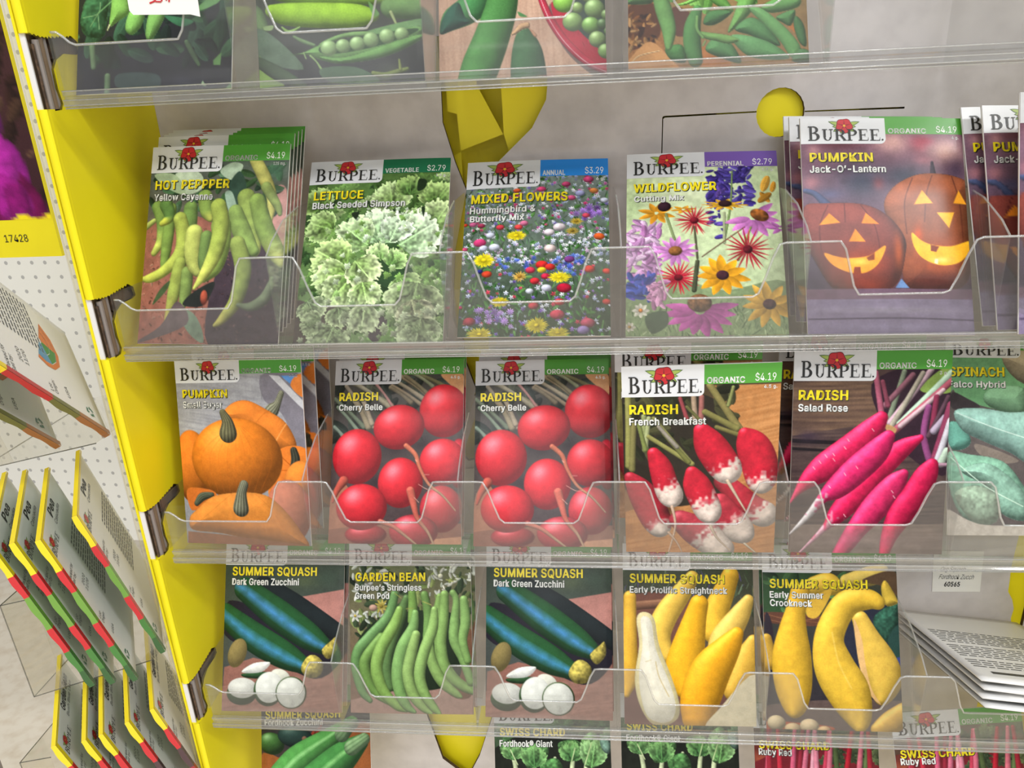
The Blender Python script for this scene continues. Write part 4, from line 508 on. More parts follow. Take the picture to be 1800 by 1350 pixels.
 'garden_bean': {'ops':[('G','#5c6848','#7a5a4c'),('X',[(11,144),(1002,147),(995,431),(5,605)],120,24,68,['#46583c','#75884e','#394a30','#8c9a5c','#2c3826'],'leaf',50,{}),('X',[(25,154),(340,164),(280,489),(20,490)],44,16,35,['#d8dcd4','#c4cabe','#e4e6de'],'leaf',51,{}),('X',[(639,156),(1002,147),(985,299),(663,318)],40,16,35,['#d0d4c8','#b8c0b0','#e0e0d0'],'leaf',52,{}),('K',[(48,442)],11,62,6,24,'#dcdcd0','#c0a840',11,{}),('K',[(268,384)],11,68,9,19,'#b8a850','#8a7830',14,{}),('B',[(200,394)],35,27,0,'#c09a88',{}),('P',[(0,927),(327,867),(997,824),(992,1001),(-1,1012)],'#a08074',{'sm':0}),('P',[(791,563),(999,525),(996,880),(784,863)],'#6a4a38',{}),('P',[(59,604),(335,432),(875,431),(921,694),(784,845),(192,850)],'#1f2a1c',{}),('T',[(378,318,35),(322,442,41),(169,566,49),(73,642,46),(51,737,43),(97,870,35),(164,926,22)],'#6a9458',{'am':0.5,'df':0.6,'sp':0.12}),('T',[(265,565,41),(140,680,46),(126,756,46),(192,869,38),(313,933,22)],'#73984e',{'am':0.5,'df':0.6,'sp':0.12}),('T',[(473,337,27),(417,451,46),(332,622,41),(303,736,41),(328,849,35)],'#5c7c48',{'am':0.5,'df':0.6,'sp':0.12}),('T',[(743,327,24),(727,431,41),(738,563,46),(761,695,46),(865,807,41),(996,861,30)],'#82a65a',{'am':0.5,'df':0.6,'sp':0.12}),('T',[(784,318,35),(774,450,41),(750,601,43),(787,751,46),(904,834,38),(996,871,24)],'#86aa5e',{'am':0.5,'df':0.6,'sp':0.12}),('T',[(622,318,32),(647,431,35),(630,564,27)],'#6f9450',{'am':0.5,'df':0.6,'sp':0.12}),('T',[(851,308,27),(877,355,27),(860,488,41),(858,582,41),(921,685,35),(984,815,35)],'#82a860',{'am':0.5,'df':0.6,'sp':0.12}),('T',[(937,346,32),(947,469,41),(924,581,35),(961,694,30)],'#86ac62',{'am':0.5,'df':0.6,'sp':0.12}),('T',[(417,403,30),(375,489,46),(264,622,51),(221,746,51),(273,868,46),(380,952,35),(460,979,16)],'#8ab05a',{'am':0.5,'df':0.6,'sp':0.12}),('T',[(521,308,32),(526,394,38),(511,470,27)],'#7aa050',{'am':0.5,'df':0.6,'sp':0.12}),('T',[(546,422,27),(524,508,43),(440,621,54),(397,754,54),(409,867,49),(461,951,38),(527,987,14)],'#80aa62',{'am':0.5,'df':0.6,'sp':0.12}),('T',[(550,545,35),(507,659,46),(478,772,46),(516,885,46),(595,959,35),(661,995,14)],'#93b468',{'am':0.5,'df':0.6,'sp':0.12}),('T',[(656,602,32),(681,714,43),(758,817,43),(863,881,30),(903,899,11)],'#8cae62',{'am':0.5,'df':0.6,'sp':0.12}),('T',[(701,403,27),(685,507,43),(615,639,46),(572,771,46),(610,884,43),(688,967,32),(728,994,14)],'#90b466',{'am':0.5,'df':0.6,'sp':0.12}),('L',[(378,308),(432,337)],5.4,'#8a9048',{}),('L',[(526,394),(472,398)],5.4,'#8a9048',{}),('L',[(608,356),(675,375)],6.8,'#a0a058',{}),('L',[(799,232),(853,242)],8.1,'#a8b060',{}),('B',[(753,213)],22,22,0,'#d8d8c0',{}),('N',0.05,6)],'box':(523,150),'title':('GARDEN BEAN',51,631,214,47),'sub':[('Burpee’s Stringless',48,600,275,34),('Green Pod',47,333,323,34)],'band':('ORGANIC','$4.19'),'bandc':'#4d9a34'},
 'straightneck': {'ops':[('G','#3c4a38','#5a3c34'),('X',[(0,126),(1005,101),(994,393),(8,384)],130,13,43,['#4a5c44','#35452f','#6a7c64','#5a5080','#2a3626','#56684e'],'blade',60,{}),('P',[(-4,329),(506,306),(499,561),(-12,838)],'#6a4438',{}),('T',[(9,356,33),(251,336,33),(467,316,28)],'#8a6048',{}),('L',[(9,338),(442,307)],5.0,'#a87c60',{}),('L',[(8,375),(442,334)],5.0,'#5a3a2c',{}),('P',[(-11,766),(1056,752),(996,1010),(-15,1026)],'#6a4a44',{}),('T',[(54,301,48),(52,429,50),(43,584,63),(40,729,71),(20,837,25)],'#e8b43c',{'am':0.6,'df':0.5,'sp':0.15}),('T',[(534,187,50),(443,279,76),(326,399,91),(273,509,88),(334,617,50)],'#ecc04c',{'am':0.6,'df':0.5,'sp':0.15}),('T',[(826,176,66),(772,267,83),(705,386,96),(690,486,88)],'#ecb838',{'am':0.6,'df':0.5,'sp':0.15}),('T',[(959,311,43),(881,403,81),(764,522,101),(687,595,50)],'#e4bc58',{'am':0.6,'df':0.5,'sp':0.15}),('T',[(581,333,71),(540,433,91),(485,597,131),(457,706,141),(455,804,63)],'#ecae20',{'am':0.6,'df':0.5,'sp':0.15}),('T',[(989,537,50),(934,664,114),(830,808,76)],'#e0b044',{'am':0.6,'df':0.5,'sp':0.15}),('T',[(865,494,50),(787,576,101),(658,703,151),(579,848,151),(551,955,114)],'#eca820',{'am':0.6,'df':0.5,'sp':0.15}),('F',[(103,419),(161,382),(237,418),(272,563),(356,725),(416,868),(407,957),(312,999),(199,987),(113,881),(84,746),(119,565)],'#e2d4a0',{'am':0.75,'df':0.3}),('F',[(135,419),(211,427),(246,582),(343,761),(390,886),(363,967),(275,986),(175,951),(127,836),(117,710),(145,565)],'#e6e0cc',{'am':0.85,'df':0.18}),('L',[(244,654),(268,735),(341,842)],8.8,'#b8a068',{'al':0.6}),('L',[(168,655),(207,645)],7.6,'#c0b080',{'al':0.6}),('P',[(995,717),(1009,1010),(624,1016),(727,899)],'#d4c8a8',{}),('S',[(475,1001)],530,50,'#a89080',0.25),('N',0.04,7)],'box':(523,150),'title':('SUMMER SQUASH',52,780,195,47),'sub':[('Early Prolific Straightneck',51,799,258,34)],'band':('ORGANIC','$4.19'),'bandc':'#4d9a34'},
 'crookneck': {'ops':[('G','#3a4030','#2c2630'),('P',[(16,162),(467,149),(382,383),(13,388)],'#2f4a2c',{}),('X',[(22,162),(638,147),(407,383),(13,388)],40,37,85,['#3c6038','#2a4628','#4f7846','#20361f'],'leaf',70,{}),('P',[(14,370),(419,383),(417,437),(12,424)],'#5c3a2c',{}),('L',[(14,379),(234,412),(419,392)],4.9,'#8a5c40',{}),('L',[(13,406),(184,431)],4.9,'#8a5c40',{}),('L',[(271,412),(405,419)],4.9,'#7a4c34',{}),('T',[(624,192,49),(808,164,73),(894,136,49)],'#d8bc60',{}),('P',[(733,191),(931,136),(1002,162),(996,269),(878,217)],'#54402e',{}),('P',[(551,435),(994,296),(1001,712),(702,804),(541,631)],'#262836',{}),('F',[(821,378),(1006,305),(1000,412),(910,519),(828,467)],'#2f5a48',{'noi':0.2}),('P',[(911,502),(1011,429),(1006,624),(953,607)],'#24403a',{}),('P',[(964,616),(1007,606),(1002,694)],'#34407c',{}),('F',[(877,235),(916,190),(1000,296),(993,314),(908,324)],'#e4c048',{}),('P',[(13,388),(71,477),(46,815),(9,816)],'#2a222a',{}),('P',[(32,869),(1000,834),(1003,991),(14,1010)],'#5a4a46',{}),('T',[(390,222,73),(488,212,85),(536,229,49)],'#e0b840',{'am':0.6,'df':0.5,'sp':0.15}),('P',[(337,303),(511,238),(407,383),(321,384)],'#caa23a',{}),('T',[(21,513,37),(41,638,61)],'#c89c38',{'am':0.6,'df':0.5,'sp':0.15}),('T',[(277,259,73),(236,367,75),(213,475,105),(201,618,144),(207,760,136),(215,865,90),(207,910,37)],'#e4b432',{'am':0.6,'df':0.5,'sp':0.15}),('T',[(711,397,61),(766,503,90),(831,626,136),(875,714,134),(858,802,73),(845,828,37)],'#e0b84c',{'am':0.6,'df':0.5,'sp':0.15}),('P',[(662,398),(717,504),(735,628),(776,768),(843,854),(751,786),(687,628)],'#d4aa70',{}),('T',[(849,307,54),(777,290,75),(630,309,97),(528,400,102),(473,525,112),(515,666,151),(606,788,158),(672,910,102),(687,971,49)],'#e8bc3c',{'am':0.6,'df':0.5,'sp':0.15}),('L',[(500,471),(541,631),(631,770)],12,'#f2dc90',{'al':0.25}),('P',[(16,957),(452,975),(451,1001),(14,1010)],'#a05038',{}),('B',[(77,965)],68,56,0,'#d8c49c',{}),('B',[(197,993)],61,41,0,'#d8bc90',{}),('B',[(319,978)],71,54,0,'#dcc49c',{}),('B',[(427,997)],49,29,0,'#d4b080',{}),('T',[(1008,895,73),(910,949,85),(812,986,49)],'#d8aa44',{'am':0.6,'df':0.5,'sp':0.15}),('N',0.05,7)],'box':(523,150),'title':('SUMMER SQUASH',51,779,210,46),'sub':[('Early Summer',49,445,271,34),('Crookneck',49,359,316,34)],'band':('ORGANIC','$4.19'),'bandc':'#4d9a34'},
 'zucchini_bowl': {'ops':[('G','#27303a','#5a3420'),('S',[(367,332)],301,90,'#20242c',0.9),('P',[(0,430),(212,453),(488,334),(582,212),(427,354),(213,443),(30,440)],'#7a2c20',{}),('T',[(-16,440,21),(212,453,21),(396,384,21),(489,293,18)],'#8a3424',{}),('P',[(-31,450),(333,475),(640,296),(1091,303),(1057,1161),(-40,1154)],'#8a5028',{}),('B',[(100,354)],121,93,15,'#3f6a34',{'am':0.4,'df':0.7,'sp':0.3}),('B',[(322,316)],166,90,10,'#28423c',{'am':0.4,'df':0.7,'sp':0.2}),('B',[(405,328)],24,24,0,'#7a5a48',{}),('T',[(838,237,60),(640,326,90),(364,455,136),(211,555,136)],'#4c8a44',{'hl':'#8ac47c','hw':0.2,'ho':-0.2,'am':0.45,'df':0.7}),('T',[(909,361,69),(726,460,136),(481,609,166)],'#3f7a3c',{'hl':'#7ab46c','hw':0.2,'ho':-0.2,'am':0.45,'df':0.7}),('T',[(823,247,51),(746,308,66)],'#7a9a70',{'st':'#5a7a50','sn':4}),('T',[(940,341,54),(833,390,69)],'#86a878',{'st':'#5a7a50','sn':4}),('N',0.06,7)],'box':(523,150),'title':('SUMMER SQUASH',41,734,173,51),'sub':[('Fordhook Zucchini',33,574,222,39)],'band':('ORGANIC','$4.19'),'bandc':'#4d9a34'},
 'swiss_chard': {'ops':[('G','#4c6448','#232a20'),('S',[(213,218)],283,71,'#5a7850',0.6),('X',[(16,128),(999,131),(988,319),(9,318)],70,42,99,['#3c5a3a','#4f7448','#2c442c','#5f8458'],'frill',80,{}),('P',[(10,298),(989,299),(948,1047),(-17,1054)],'#1d2019',{}),('T',[(138,308,14),(185,437,20),(208,722,28)],'#c8d4a8',{}),('T',[(366,328,14),(335,457,20),(306,741,28)],'#c8d4a8',{}),('T',[(693,299,14),(662,427,20),(631,711,28)],'#c8d4a8',{}),('T',[(836,269,14),(787,397,20),(745,682,28)],'#c8d4a8',{}),('T',[(521,358,14),(498,486,20),(474,770,28)],'#c8d4a8',{}),('F',[(68,278),(183,258),(224,308),(193,368),(108,358),(52,318)],'#6a9a5c',{'noi':0.3}),('F',[(238,308),(354,268),(467,298),(420,387),(291,417),(250,368)],'#5f9254',{'noi':0.3}),('F',[(553,269),(696,249),(764,299),(705,358),(592,348)],'#5a8a50',{'noi':0.3}),('F',[(737,269),(854,200),(933,309),(900,398),(773,407)],'#76a464',{'noi':0.3}),('F',[(391,397),(535,358),(587,447),(444,486)],'#4c7a44',{'noi':0.3}),('R',[(157,368)],170,-90,80,'#5f9254','#8ab874',1),('R',[(341,417)],212,-90,70,'#558a4c','#80b06c',2),('R',[(661,378)],184,-90,80,'#4f8248','#7aa866',3),('R',[(828,417)],269,-80,60,'#6a9c5a','#98c284',4),('L',[(836,269),(773,397)],8.5,'#b8cc94',{}),('L',[(138,308),(199,397)],8.5,'#c0d09c',{}),('L',[(693,299),(653,397)],8.5,'#b8cc94',{}),('F',[(908,249),(993,230),(988,329),(932,319)],'#7a9c8c',{'noi':0.2}),('N',0.1,6)],'box':(523,150),'title':('SWISS CHARD',49,613,201,45),'sub':[('Fordhook® Giant',44,503,270,37)],'band':('ORGANIC','$4.19'),'bandc':'#4d9a34'},
 'ruby_red_chard': {'ops':[('G','#5a4a38','#4a2428'),('P',[(-18,256),(331,250),(325,358),(-23,365)],'#6a3028',{}),('S',[(46,334)],79,66,'#a05038',0.8),('P',[(-23,365),(1116,323),(1069,1092),(-61,1128)],'#6a1c24',{}),('X',[(270,143),(1090,111),(1084,421),(560,431)],70,32,74,['#3a4a30','#4c5c3c','#2a3624','#66744c'],'frill',90,{}),('T',[(136,135,16),(114,303,20),(89,539,24),(64,930,24)],'#c04a60',{'am':0.6,'df':0.5,'sp':0.2}),('T',[(123,135,16),(121,303,20),(116,538,24),(98,929,24)],'#9c2838',{'am':0.6,'df':0.5,'sp':0.2}),('T',[(197,134,16),(201,301,20),(203,536,24),(188,926,24)],'#b82a3c',{'am':0.6,'df':0.5,'sp':0.2}),('T',[(337,132,16),(315,299,20),(289,535,24),(264,924,24)],'#cc5a78',{'am':0.6,'df':0.5,'sp':0.2}),('T',[(404,131,16),(375,298,20),(343,533,24),(314,923,24)],'#8a2434',{'am':0.6,'df':0.5,'sp':0.2}),('T',[(451,130,16),(415,297,20),(376,533,24),(344,922,24)],'#c86880',{'am':0.6,'df':0.5,'sp':0.2}),('T',[(497,129,16),(475,296,20),(449,531,24),(422,919,24)],'#dc9cac',{'am':0.6,'df':0.5,'sp':0.2}),('T',[(497,129,16),(495,296,20),(488,530,24),(470,918,24)],'#d88498',{'am':0.6,'df':0.5,'sp':0.2}),('T',[(616,128,16),(581,294,20),(541,529,24),(509,917,24)],'#b83850',{'am':0.6,'df':0.5,'sp':0.2}),('T',[(630,127,16),(607,294,20),(581,528,24),(554,916,24)],'#cf6a80',{'am':0.6,'df':0.5,'sp':0.2}),('T',[(643,127,16),(653,293,20),(660,526,24),(646,913,24)],'#4a5a34',{'am':0.6,'df':0.5,'sp':0.2}),('T',[(801,125,16),(759,291,20),(713,525,24),(677,912,24)],'#a81c2c',{'am':0.6,'df':0.5,'sp':0.2}),('T',[(880,124,16),(851,290,20),(817,523,24),(787,909,24)],'#cc6a7c',{'am':0.6,'df':0.5,'sp':0.2}),('T',[(932,123,16),(903,289,20),(870,522,24),(839,908,24)],'#5a6c40',{'am':0.6,'df':0.5,'sp':0.2}),('T',[(919,123,16),(923,288,20),(922,521,24),(904,906,24)],'#a02434',{'am':0.6,'df':0.5,'sp':0.2}),('N',0.06,6)],'box':(523,150),'title':('SWISS CHARD',39,608,245,45),'sub':[('Ruby Red',34,299,289,37)],'band':('ORGANIC','$4.19'),'bandc':'#4d9a34'},
 'snow_pea_dark': {'ops':[('G','#2c3c30','#26242c'),('X',[(-17,83),(1013,86),(1038,868),(-101,828)],160,45,114,['#35573c','#2a4430','#47704c','#1f2e26','#3c6048'],'leaf',100,{}),('F',[(16,657),(103,517),(207,585),(195,680),(182,743),(90,745),(50,717)],'#3f6f4c',{'noi':0.2}),('L',[(39,653),(139,641),(153,593)],3.8,'#8ab07c',{}),('L',[(139,641),(150,710)],3.8,'#8ab07c',{}),('L',[(139,641),(88,697)],3.0,'#7aa06c',{}),('L',[(237,586),(147,636)],6.8,'#6fa068',{}),('F',[(244,555),(329,558),(347,644),(272,683),(219,702),(224,639)],'#8cc460',{}),('T',[(219,697,6.1),(204,720,3.0)],'#d0d8a0',{}),('F',[(362,639),(446,642),(426,710),(366,745),(324,722),(333,670)],'#86be60',{}),('F',[(484,644),(576,653),(548,715),(489,775),(454,748)],'#86bc62',{}),('P',[(576,669),(758,697),(676,720)],'#3c7450',{}),('P',[(756,655),(903,572),(912,619),(771,661)],'#6a9a60',{}),('T',[(716,789,15),(755,842,17),(794,890,11)],'#5a7c50',{}),('P',[(883,873),(934,838),(928,895),(884,893)],'#6a9a58',{'sm':0}),('T',[(103,788,20),(109,836,18),(115,878,18)],'#74946a',{}),('T',[(209,923,20),(208,1002,20)],'#6f8c66',{}),('S',[(477,859)],379,45,'#2b2832',0.5),('P',[(281,915),(525,923),(528,986),(284,978)],'#3a4a48',{}),('S',[(692,960)],152,38,'#3c3c4c',0.7),('P',[(805,979),(819,959),(842,985)],'#9ab890',{'sm':0}),('P',[(961,999),(1004,964),(1013,1001)],'#6a9060',{'sm':0}),('N',0.08,10)],'box':(523,150),'band':('ORGANIC','$4.19'),'bandc':'#4d9a34'},
 'garden_pea': {'ops':[('G','#47562f','#36363a'),('X',[(-16,125),(1059,158),(1025,633),(-47,598)],30,57,142,['#6a9a34','#587f2c','#89b84a'],'leaf',110,{}),('T',[(76,571,43),(322,600,64),(677,616,50),(818,636,14)],'#7fa83a',{}),('T',[(-43,646,50),(-10,683,64),(30,727,43)],'#7a9a64',{}),('T',[(98,661,40),(189,679,68),(387,691,77),(600,698,71),(706,701,36)],'#86ac36',{'am':0.5,'df':0.65}),('P',[(706,701),(682,637),(743,692)],'#5f8a48',{}),('T',[(157,736,5.7),(198,758,11),(263,739,4.3)],'#7fa058',{}),('P',[(44,727),(101,724),(93,744),(50,743)],'#8aa46c',{}),('T',[(815,668,64),(958,667,78),(1030,664,71)],'#6a8f52',{}),('T',[(814,689,11),(846,748,7.1)],'#a0b078',{}),('P',[(666,768),(1019,717),(1016,759),(736,792)],'#6c945e',{}),('P',[(-27,735),(98,771),(272,923),(-35,861)],'#5a6e5a',{}),('T',[(225,780,8.5),(280,803,13),(343,821,10.0)],'#6c8a5c',{}),('F',[(371,822),(408,802),(523,774),(666,768),(665,789),(522,795),(407,823)],'#749c5c',{}),('F',[(199,858),(277,850),(371,822),(436,813),(664,800),(981,752),(977,805),(801,873),(515,902),(374,885),(305,861)],'#6f9a58',{'am':0.6,'df':0.5}),('P',[(376,853),(407,818),(665,789),(952,762),(935,788),(733,834),(482,862)],'#2f4a2c',{}),('B',[(430,837)],50,47,0,'#93b478',{'am':0.6,'df':0.5,'sp':0.2}),('B',[(516,829)],44,42,0,'#93b478',{'am':0.6,'df':0.5,'sp':0.2}),('B',[(602,821)],46,43,0,'#93b478',{'am':0.6,'df':0.5,'sp':0.2}),('B',[(685,806)],47,45,0,'#93b478',{'am':0.6,'df':0.5,'sp':0.2}),('B',[(782,793)],47,45,0,'#93b478',{'am':0.6,'df':0.5,'sp':0.2}),('B',[(871,786)],43,41,0,'#93b478',{'am':0.6,'df':0.5,'sp':0.2}),('F',[(375,869),(516,879),(732,839),(978,789),(969,820),(765,882),(515,905),(402,891)],'#6a9854',{}),('T',[(318,867,7.1),(352,894,5.7),(378,927,8.5)],'#8aa86c',{}),('L',[(277,850),(289,877)],7.1,'#8aa86c',{}),('P',[(8,852),(154,992),(-2,998)],'#7a9a48',{'sm':0}),('T',[(-15,872,28),(122,939,43),(267,996,21)],'#4a5c44',{}),('P',[(371,926),(584,923),(722,991),(438,986)],'#4f6650',{}),('S',[(797,941)],100,43,'#4c5246',0.7),('T',[(689,953,14),(759,966,21),(831,952,17),(896,939,10.0)],'#76844c',{}),('T',[(849,900,7.1),(853,942,10.0)],'#8f9c58',{}),('S',[(297,976)],356,21,'#4c4650',0.4),('N',0.07,10)],'box':(523,150),'band':('ORGANIC','$4.19'),'bandc':'#4d9a34'},
 'pod_and_bowl': {'ops':[('G','#c09c84','#a07a68'),('W',[(0,-14),(1049,12),(1013,1026),(-15,1006)],'#c6a48c','#b08c76',88,{}),('F',[(9,790),(32,700),(132,638),(225,576),(324,610),(279,710),(208,751),(80,781)],'#4a8a50',{'am':0.5,'df':0.6}),('F',[(9,790),(39,705),(118,654),(159,719),(187,746),(80,781)],'#2c5a48',{'am':0.5,'df':0.6}),('T',[(410,537,78),(378,686,96),(319,817,106),(253,937,113),(217,1010,106)],'#4f8a46',{'am':0.5,'df':0.6,'sp':0.1}),('T',[(510,784,14),(516,827,57),(528,896,92),(533,975,106),(539,1027,106)],'#47724a',{'am':0.5,'df':0.55}),('F',[(432,809),(468,778),(489,763),(539,758),(545,780),(503,789),(460,810)],'#c8a078',{}),('F',[(538,780),(586,812),(572,823)],'#c09070',{}),('P',[(477,709),(532,732),(490,731)],'#4a7a48',{}),('P',[(667,681),(1030,551),(1015,995),(862,965),(719,841)],'#6a5a54',{}),('P',[(674,682),(744,704),(1018,890),(1015,984),(870,929),(733,831)],'#a82034',{}),('T',[(599,616,18),(639,697,23),(679,761,24),(747,837,25),(836,907,25),(918,951,24),(1015,984,24)],'#c02440',{'hl':'#f0c8cc','hw':0.16,'ho':-0.2}),('X',[(742,757),(840,786),(1004,889),(941,909),(823,865)],36,7.1,18,['#8a1828','#c04050'],'blade',120,{}),('P',[(845,621),(1028,625),(1018,890),(922,856),(799,748)],'#33443a',{}),('B',[(752,673)],65,62,0,'#8ac04c',{'am':0.5,'df':0.6,'sp':0.3}),('B',[(915,634)],64,60,0,'#86a85c',{'am':0.5,'df':0.6,'sp':0.3}),('B',[(934,700)],62,59,0,'#87a864',{'am':0.5,'df':0.6,'sp':0.3}),('B',[(832,696)],35,34,0,'#8aa860',{'am':0.5,'df':0.6,'sp':0.3}),('B',[(1007,726)],35,34,0,'#7a9a5c',{'am':0.5,'df':0.6,'sp':0.3}),('B',[(802,759)],61,58,0,'#86a860',{'am':0.5,'df':0.6,'sp':0.3}),('B',[(910,774)],55,52,0,'#7fae58',{'am':0.5,'df':0.6,'sp':0.3}),('B',[(981,768)],35,34,0,'#5c7c4c',{'am':0.5,'df':0.6,'sp':0.3}),('B',[(947,836)],52,50,0,'#8fae6c',{'am':0.5,'df':0.6,'sp':0.3}),('B',[(997,889)],49,47,0,'#8cb468',{'am':0.5,'df':0.6,'sp':0.3}),('B',[(1014,800)],28,27,0,'#6c8c54',{'am':0.5,'df':0.6,'sp':0.3}),('S',[(382,856)],353,24,'#c8c4c0',0.2),('N',0.05,10)],'box':(523,150),'band':('ORGANIC','$4.19'),'bandc':'#4d9a34'},
 'snow_pea': {'ops':[('G','#4a5a38','#a07850'),('W',[(-6,502),(202,508),(206,1007),(-11,1004)],'#b07c48','#8a5830',60,{}),('P',[(5,719),(152,717),(182,850),(83,901),(3,899)],'#5a3420',{}),('X',[(-2,751),(151,754),(155,892),(-3,920)],40,16,33,['#c08a50','#8a5428','#3c2018','#d0a068'],'leaf',130,{}),('P',[(-4,1004),(23,942),(129,881),(246,967),(271,1009)],'#c8925c',{}),('T',[(16,978,2.7),(62,942,3.3),(175,923,2.7)],'#e8c898',{}),('P',[(404,907),(552,951),(557,1003),(402,1001)],'#b0703c',{}),('P',[(251,735),(355,769),(340,853),(261,852)],'#5a3a30',{}),('P',[(888,823),(953,814),(950,866)],'#b0703c',{}),('F',[(-1,686),(79,635),(146,668),(132,711),(5,708)],'#5a8450',{}),('X',[(141,118),(1015,147),(982,741),(151,722)],110,40,99,['#70a850','#86bc60','#5f9448','#4a7c40'],'leaf',131,{}),('F',[(208,914),(300,900),(324,973),(246,967)],'#4f8448',{}),('T',[(166,637,33),(198,734,46),(229,830,40),(227,904,20),(227,914,6.6)],'#78ac62',{}),('T',[(389,749,27),(361,822,46),(359,901,49),(376,969,40)],'#588c50',{}),('F',[(420,808),(461,756),(579,758),(538,794),(472,819)],'#487a44',{}),('F',[(264,725),(344,705),(464,644),(437,691),(330,726)],'#80b85c',{}),('F',[(443,691),(503,666),(592,758),(514,741)],'#6ca250',{}),('F',[(556,852),(591,774),(648,659),(739,661),(697,750),(629,812)],'#74a85a',{}),('F',[(743,741),(855,696),(959,703),(943,745),(800,768)],'#6ca25c',{}),('F',[(825,785),(930,755),(907,823),(862,812)],'#5a8c54',{}),('F',[(595,838),(676,787),(759,815),(845,905),(781,904),(685,866)],'#5c9058',{}),('F',[(430,923),(490,867),(561,889),(611,942),(622,984),(520,961)],'#5c9058',{}),('F',[(575,863),(666,865),(781,894),(863,937),(887,968),(778,971),(669,954),(599,906)],'#6ca468',{'am':0.6,'df':0.5}),('F',[(677,750),(742,746),(862,822),(948,907),(945,954),(900,963),(845,895),(759,820)],'#74ac68',{'am':0.6,'df':0.5}),('F',[(386,844),(458,850),(562,863),(620,885),(561,900),(496,888),(431,876)],'#78a65c',{}),('T',[(388,780,8.0),(387,833,9.3),(418,871,8.0)],'#7aa860',{}),('T',[(431,887,4.6),(417,907,4.0)],'#86b068',{}),('F',[(935,782),(978,825),(986,913),(948,897),(920,823)],'#4f7c4c',{}),('F',[(947,928),(1003,939),(1001,986),(905,979)],'#5c8858',{}),('N',0.06,10)],'box':(523,150),'band':('ORGANIC','$4.19'),'bandc':'#4d9a34'},
}
# ------------------------------------------------------------------ the cardboard display
disp = empty('cardboard_display', 'tall white and bright yellow corrugated cardboard seed display', 'display stand', (0.27, 0.06, 0))
Zs = [0.08926, -0.03996, -0.16888, -0.29762, -0.42636]
P_ = 0.09; X1 = 0.565
def dpart(mb, name, mats, parent=None, smooth=False):
    o = mb.build(name, mats, disp if parent is None else parent, smooth)
    if parent is None: o.matrix_parent_inverse = disp.matrix_world.inverted()
    return o
bpy.context.view_layer.update()
# left side panel: yellow inner skin with torn notches, folded front edge, outer skin
rg = random.Random(3)
def jag(a, b, n, amp):
    return [(a[0] + (b[0] - a[0]) * i / n + (rg.uniform(-amp, amp) if i % 2 else 0), a[1] + (b[1] - a[1]) * i / n + (amp if i % 2 else -amp) * .8) for i in range(1, n)]
prof = [(0.0, 1.70)]
NOTCH = []
for zr in Zs[:5]:
    z0 = zr + ZF
    n_ = [(0.0, z0 + .0345)] + jag((0.0, z0 + .0345), (.011, z0 + .033), 8, .0005) + [(.011, z0 + .033)] + jag((.011, z0 + .033), (.033, z0 + .035), 16, .0006) + [(.033, z0 + .035), (.037, z0 + .0325), (.0375, z0 + .0275), (.0335, z0 + .0265), (.023, z0 + .0265), (.0165, z0 + .0235), (.0125, z0 + .019)] + [(.0122, z0 + .010), (.0135, z0 + .003), (.0115, z0 + .0002), (.004, z0 - .0005), (0.0, z0 + .0005)]
    NOTCH.append(n_); prof += n_
prof += [(0.0, 0.35), (0.0, 0.02), (0.115, 0.02), (0.115, 1.70)]
sp_ = MB(); sp_.prism(prof, 0, -.0092, -.0080, 0, 0)
for n_ in NOTCH:
    for p, q in zip(n_, n_[1:]): sp_.add([(-.00925, p[0], p[1]), (-.0079, p[0], p[1]), (-.0079, q[0], q[1]), (-.00925, q[0], q[1])], [(0, 1, 2, 3)], 1)
sidep = dpart(sp_, 'side_panel', [M['yel'], M['kraftd']])
ed = MB()
zz = [1.70]
for zr in Zs[:5]: zz += [zr + ZF + .0345, zr + ZF + .0005]
zz += [0.02]
for i in range(0, len(zz), 2):
    n = 7; ring = [(-.0132, .006), (-.0132, .0022)] + [(-.01055 - .00265 * math.cos(R(t)), .0014 - .0022 * math.sin(R(t))) for t in range(10, 175, 15)] + [(-.0079, .0022), (-.0079, .0060)]
    ed.prism([(a, b) for a, b in ring], 2, zz[i + 1], zz[i], 0, 0)
dpart(ed, 'folded_edge', [M['yel']], sidep)
os_ = MB(); os_.box((-.0146, .0, .02), (-.0133, .115, 1.70), 0); dpart(os_, 'outer_skin', [M['yel']], sidep)
for zr in Zs[:5]:
    z0 = zr + ZF; a = MB(); a.box((-.0133, .0008, z0 + .0005), (-.0105, .0016, z0 + .0345), 0); a.box((-.0132, .0018, z0 - .004), (-.0128, .05, z0 + .040), 0); dpart(a, 'notch_lining', [M['inner']], sidep)
    a = MB()
    for k, (y, r) in enumerate([(.0035, .0007), (.0062, .0017), (.0098, .0016), (.0130, .0012)]): a.tube([(-.0096 - .0002 * k, y, z0 + .0005), (-.0096 - .0002 * k, y, z0 + .030 + .002 * k)], r, 10, [2, 0, 1, 0][k])
    a.box((-.0124, .0016, z0 - .003), (-.0120, .046, z0 + .038), 1); a.box((-.0120, .017, z0 + .024), (-.0100, .019, z0 + .036), 2)
    dpart(a, 'folded_liner', [M['grey_board'], M['kraft'], M['kraftd']], sidep)
rp = MB(); rp.box((X1, 0, .02), (X1 + .0015, .115, 1.70)); rp.box((X1 + .0060, 0, .02), (X1 + .0075, .115, 1.70)); rp.box((X1, -.002, .02), (X1 + .0075, 0, 1.70)); dpart(rp, 'side_panel', [M['yel']])
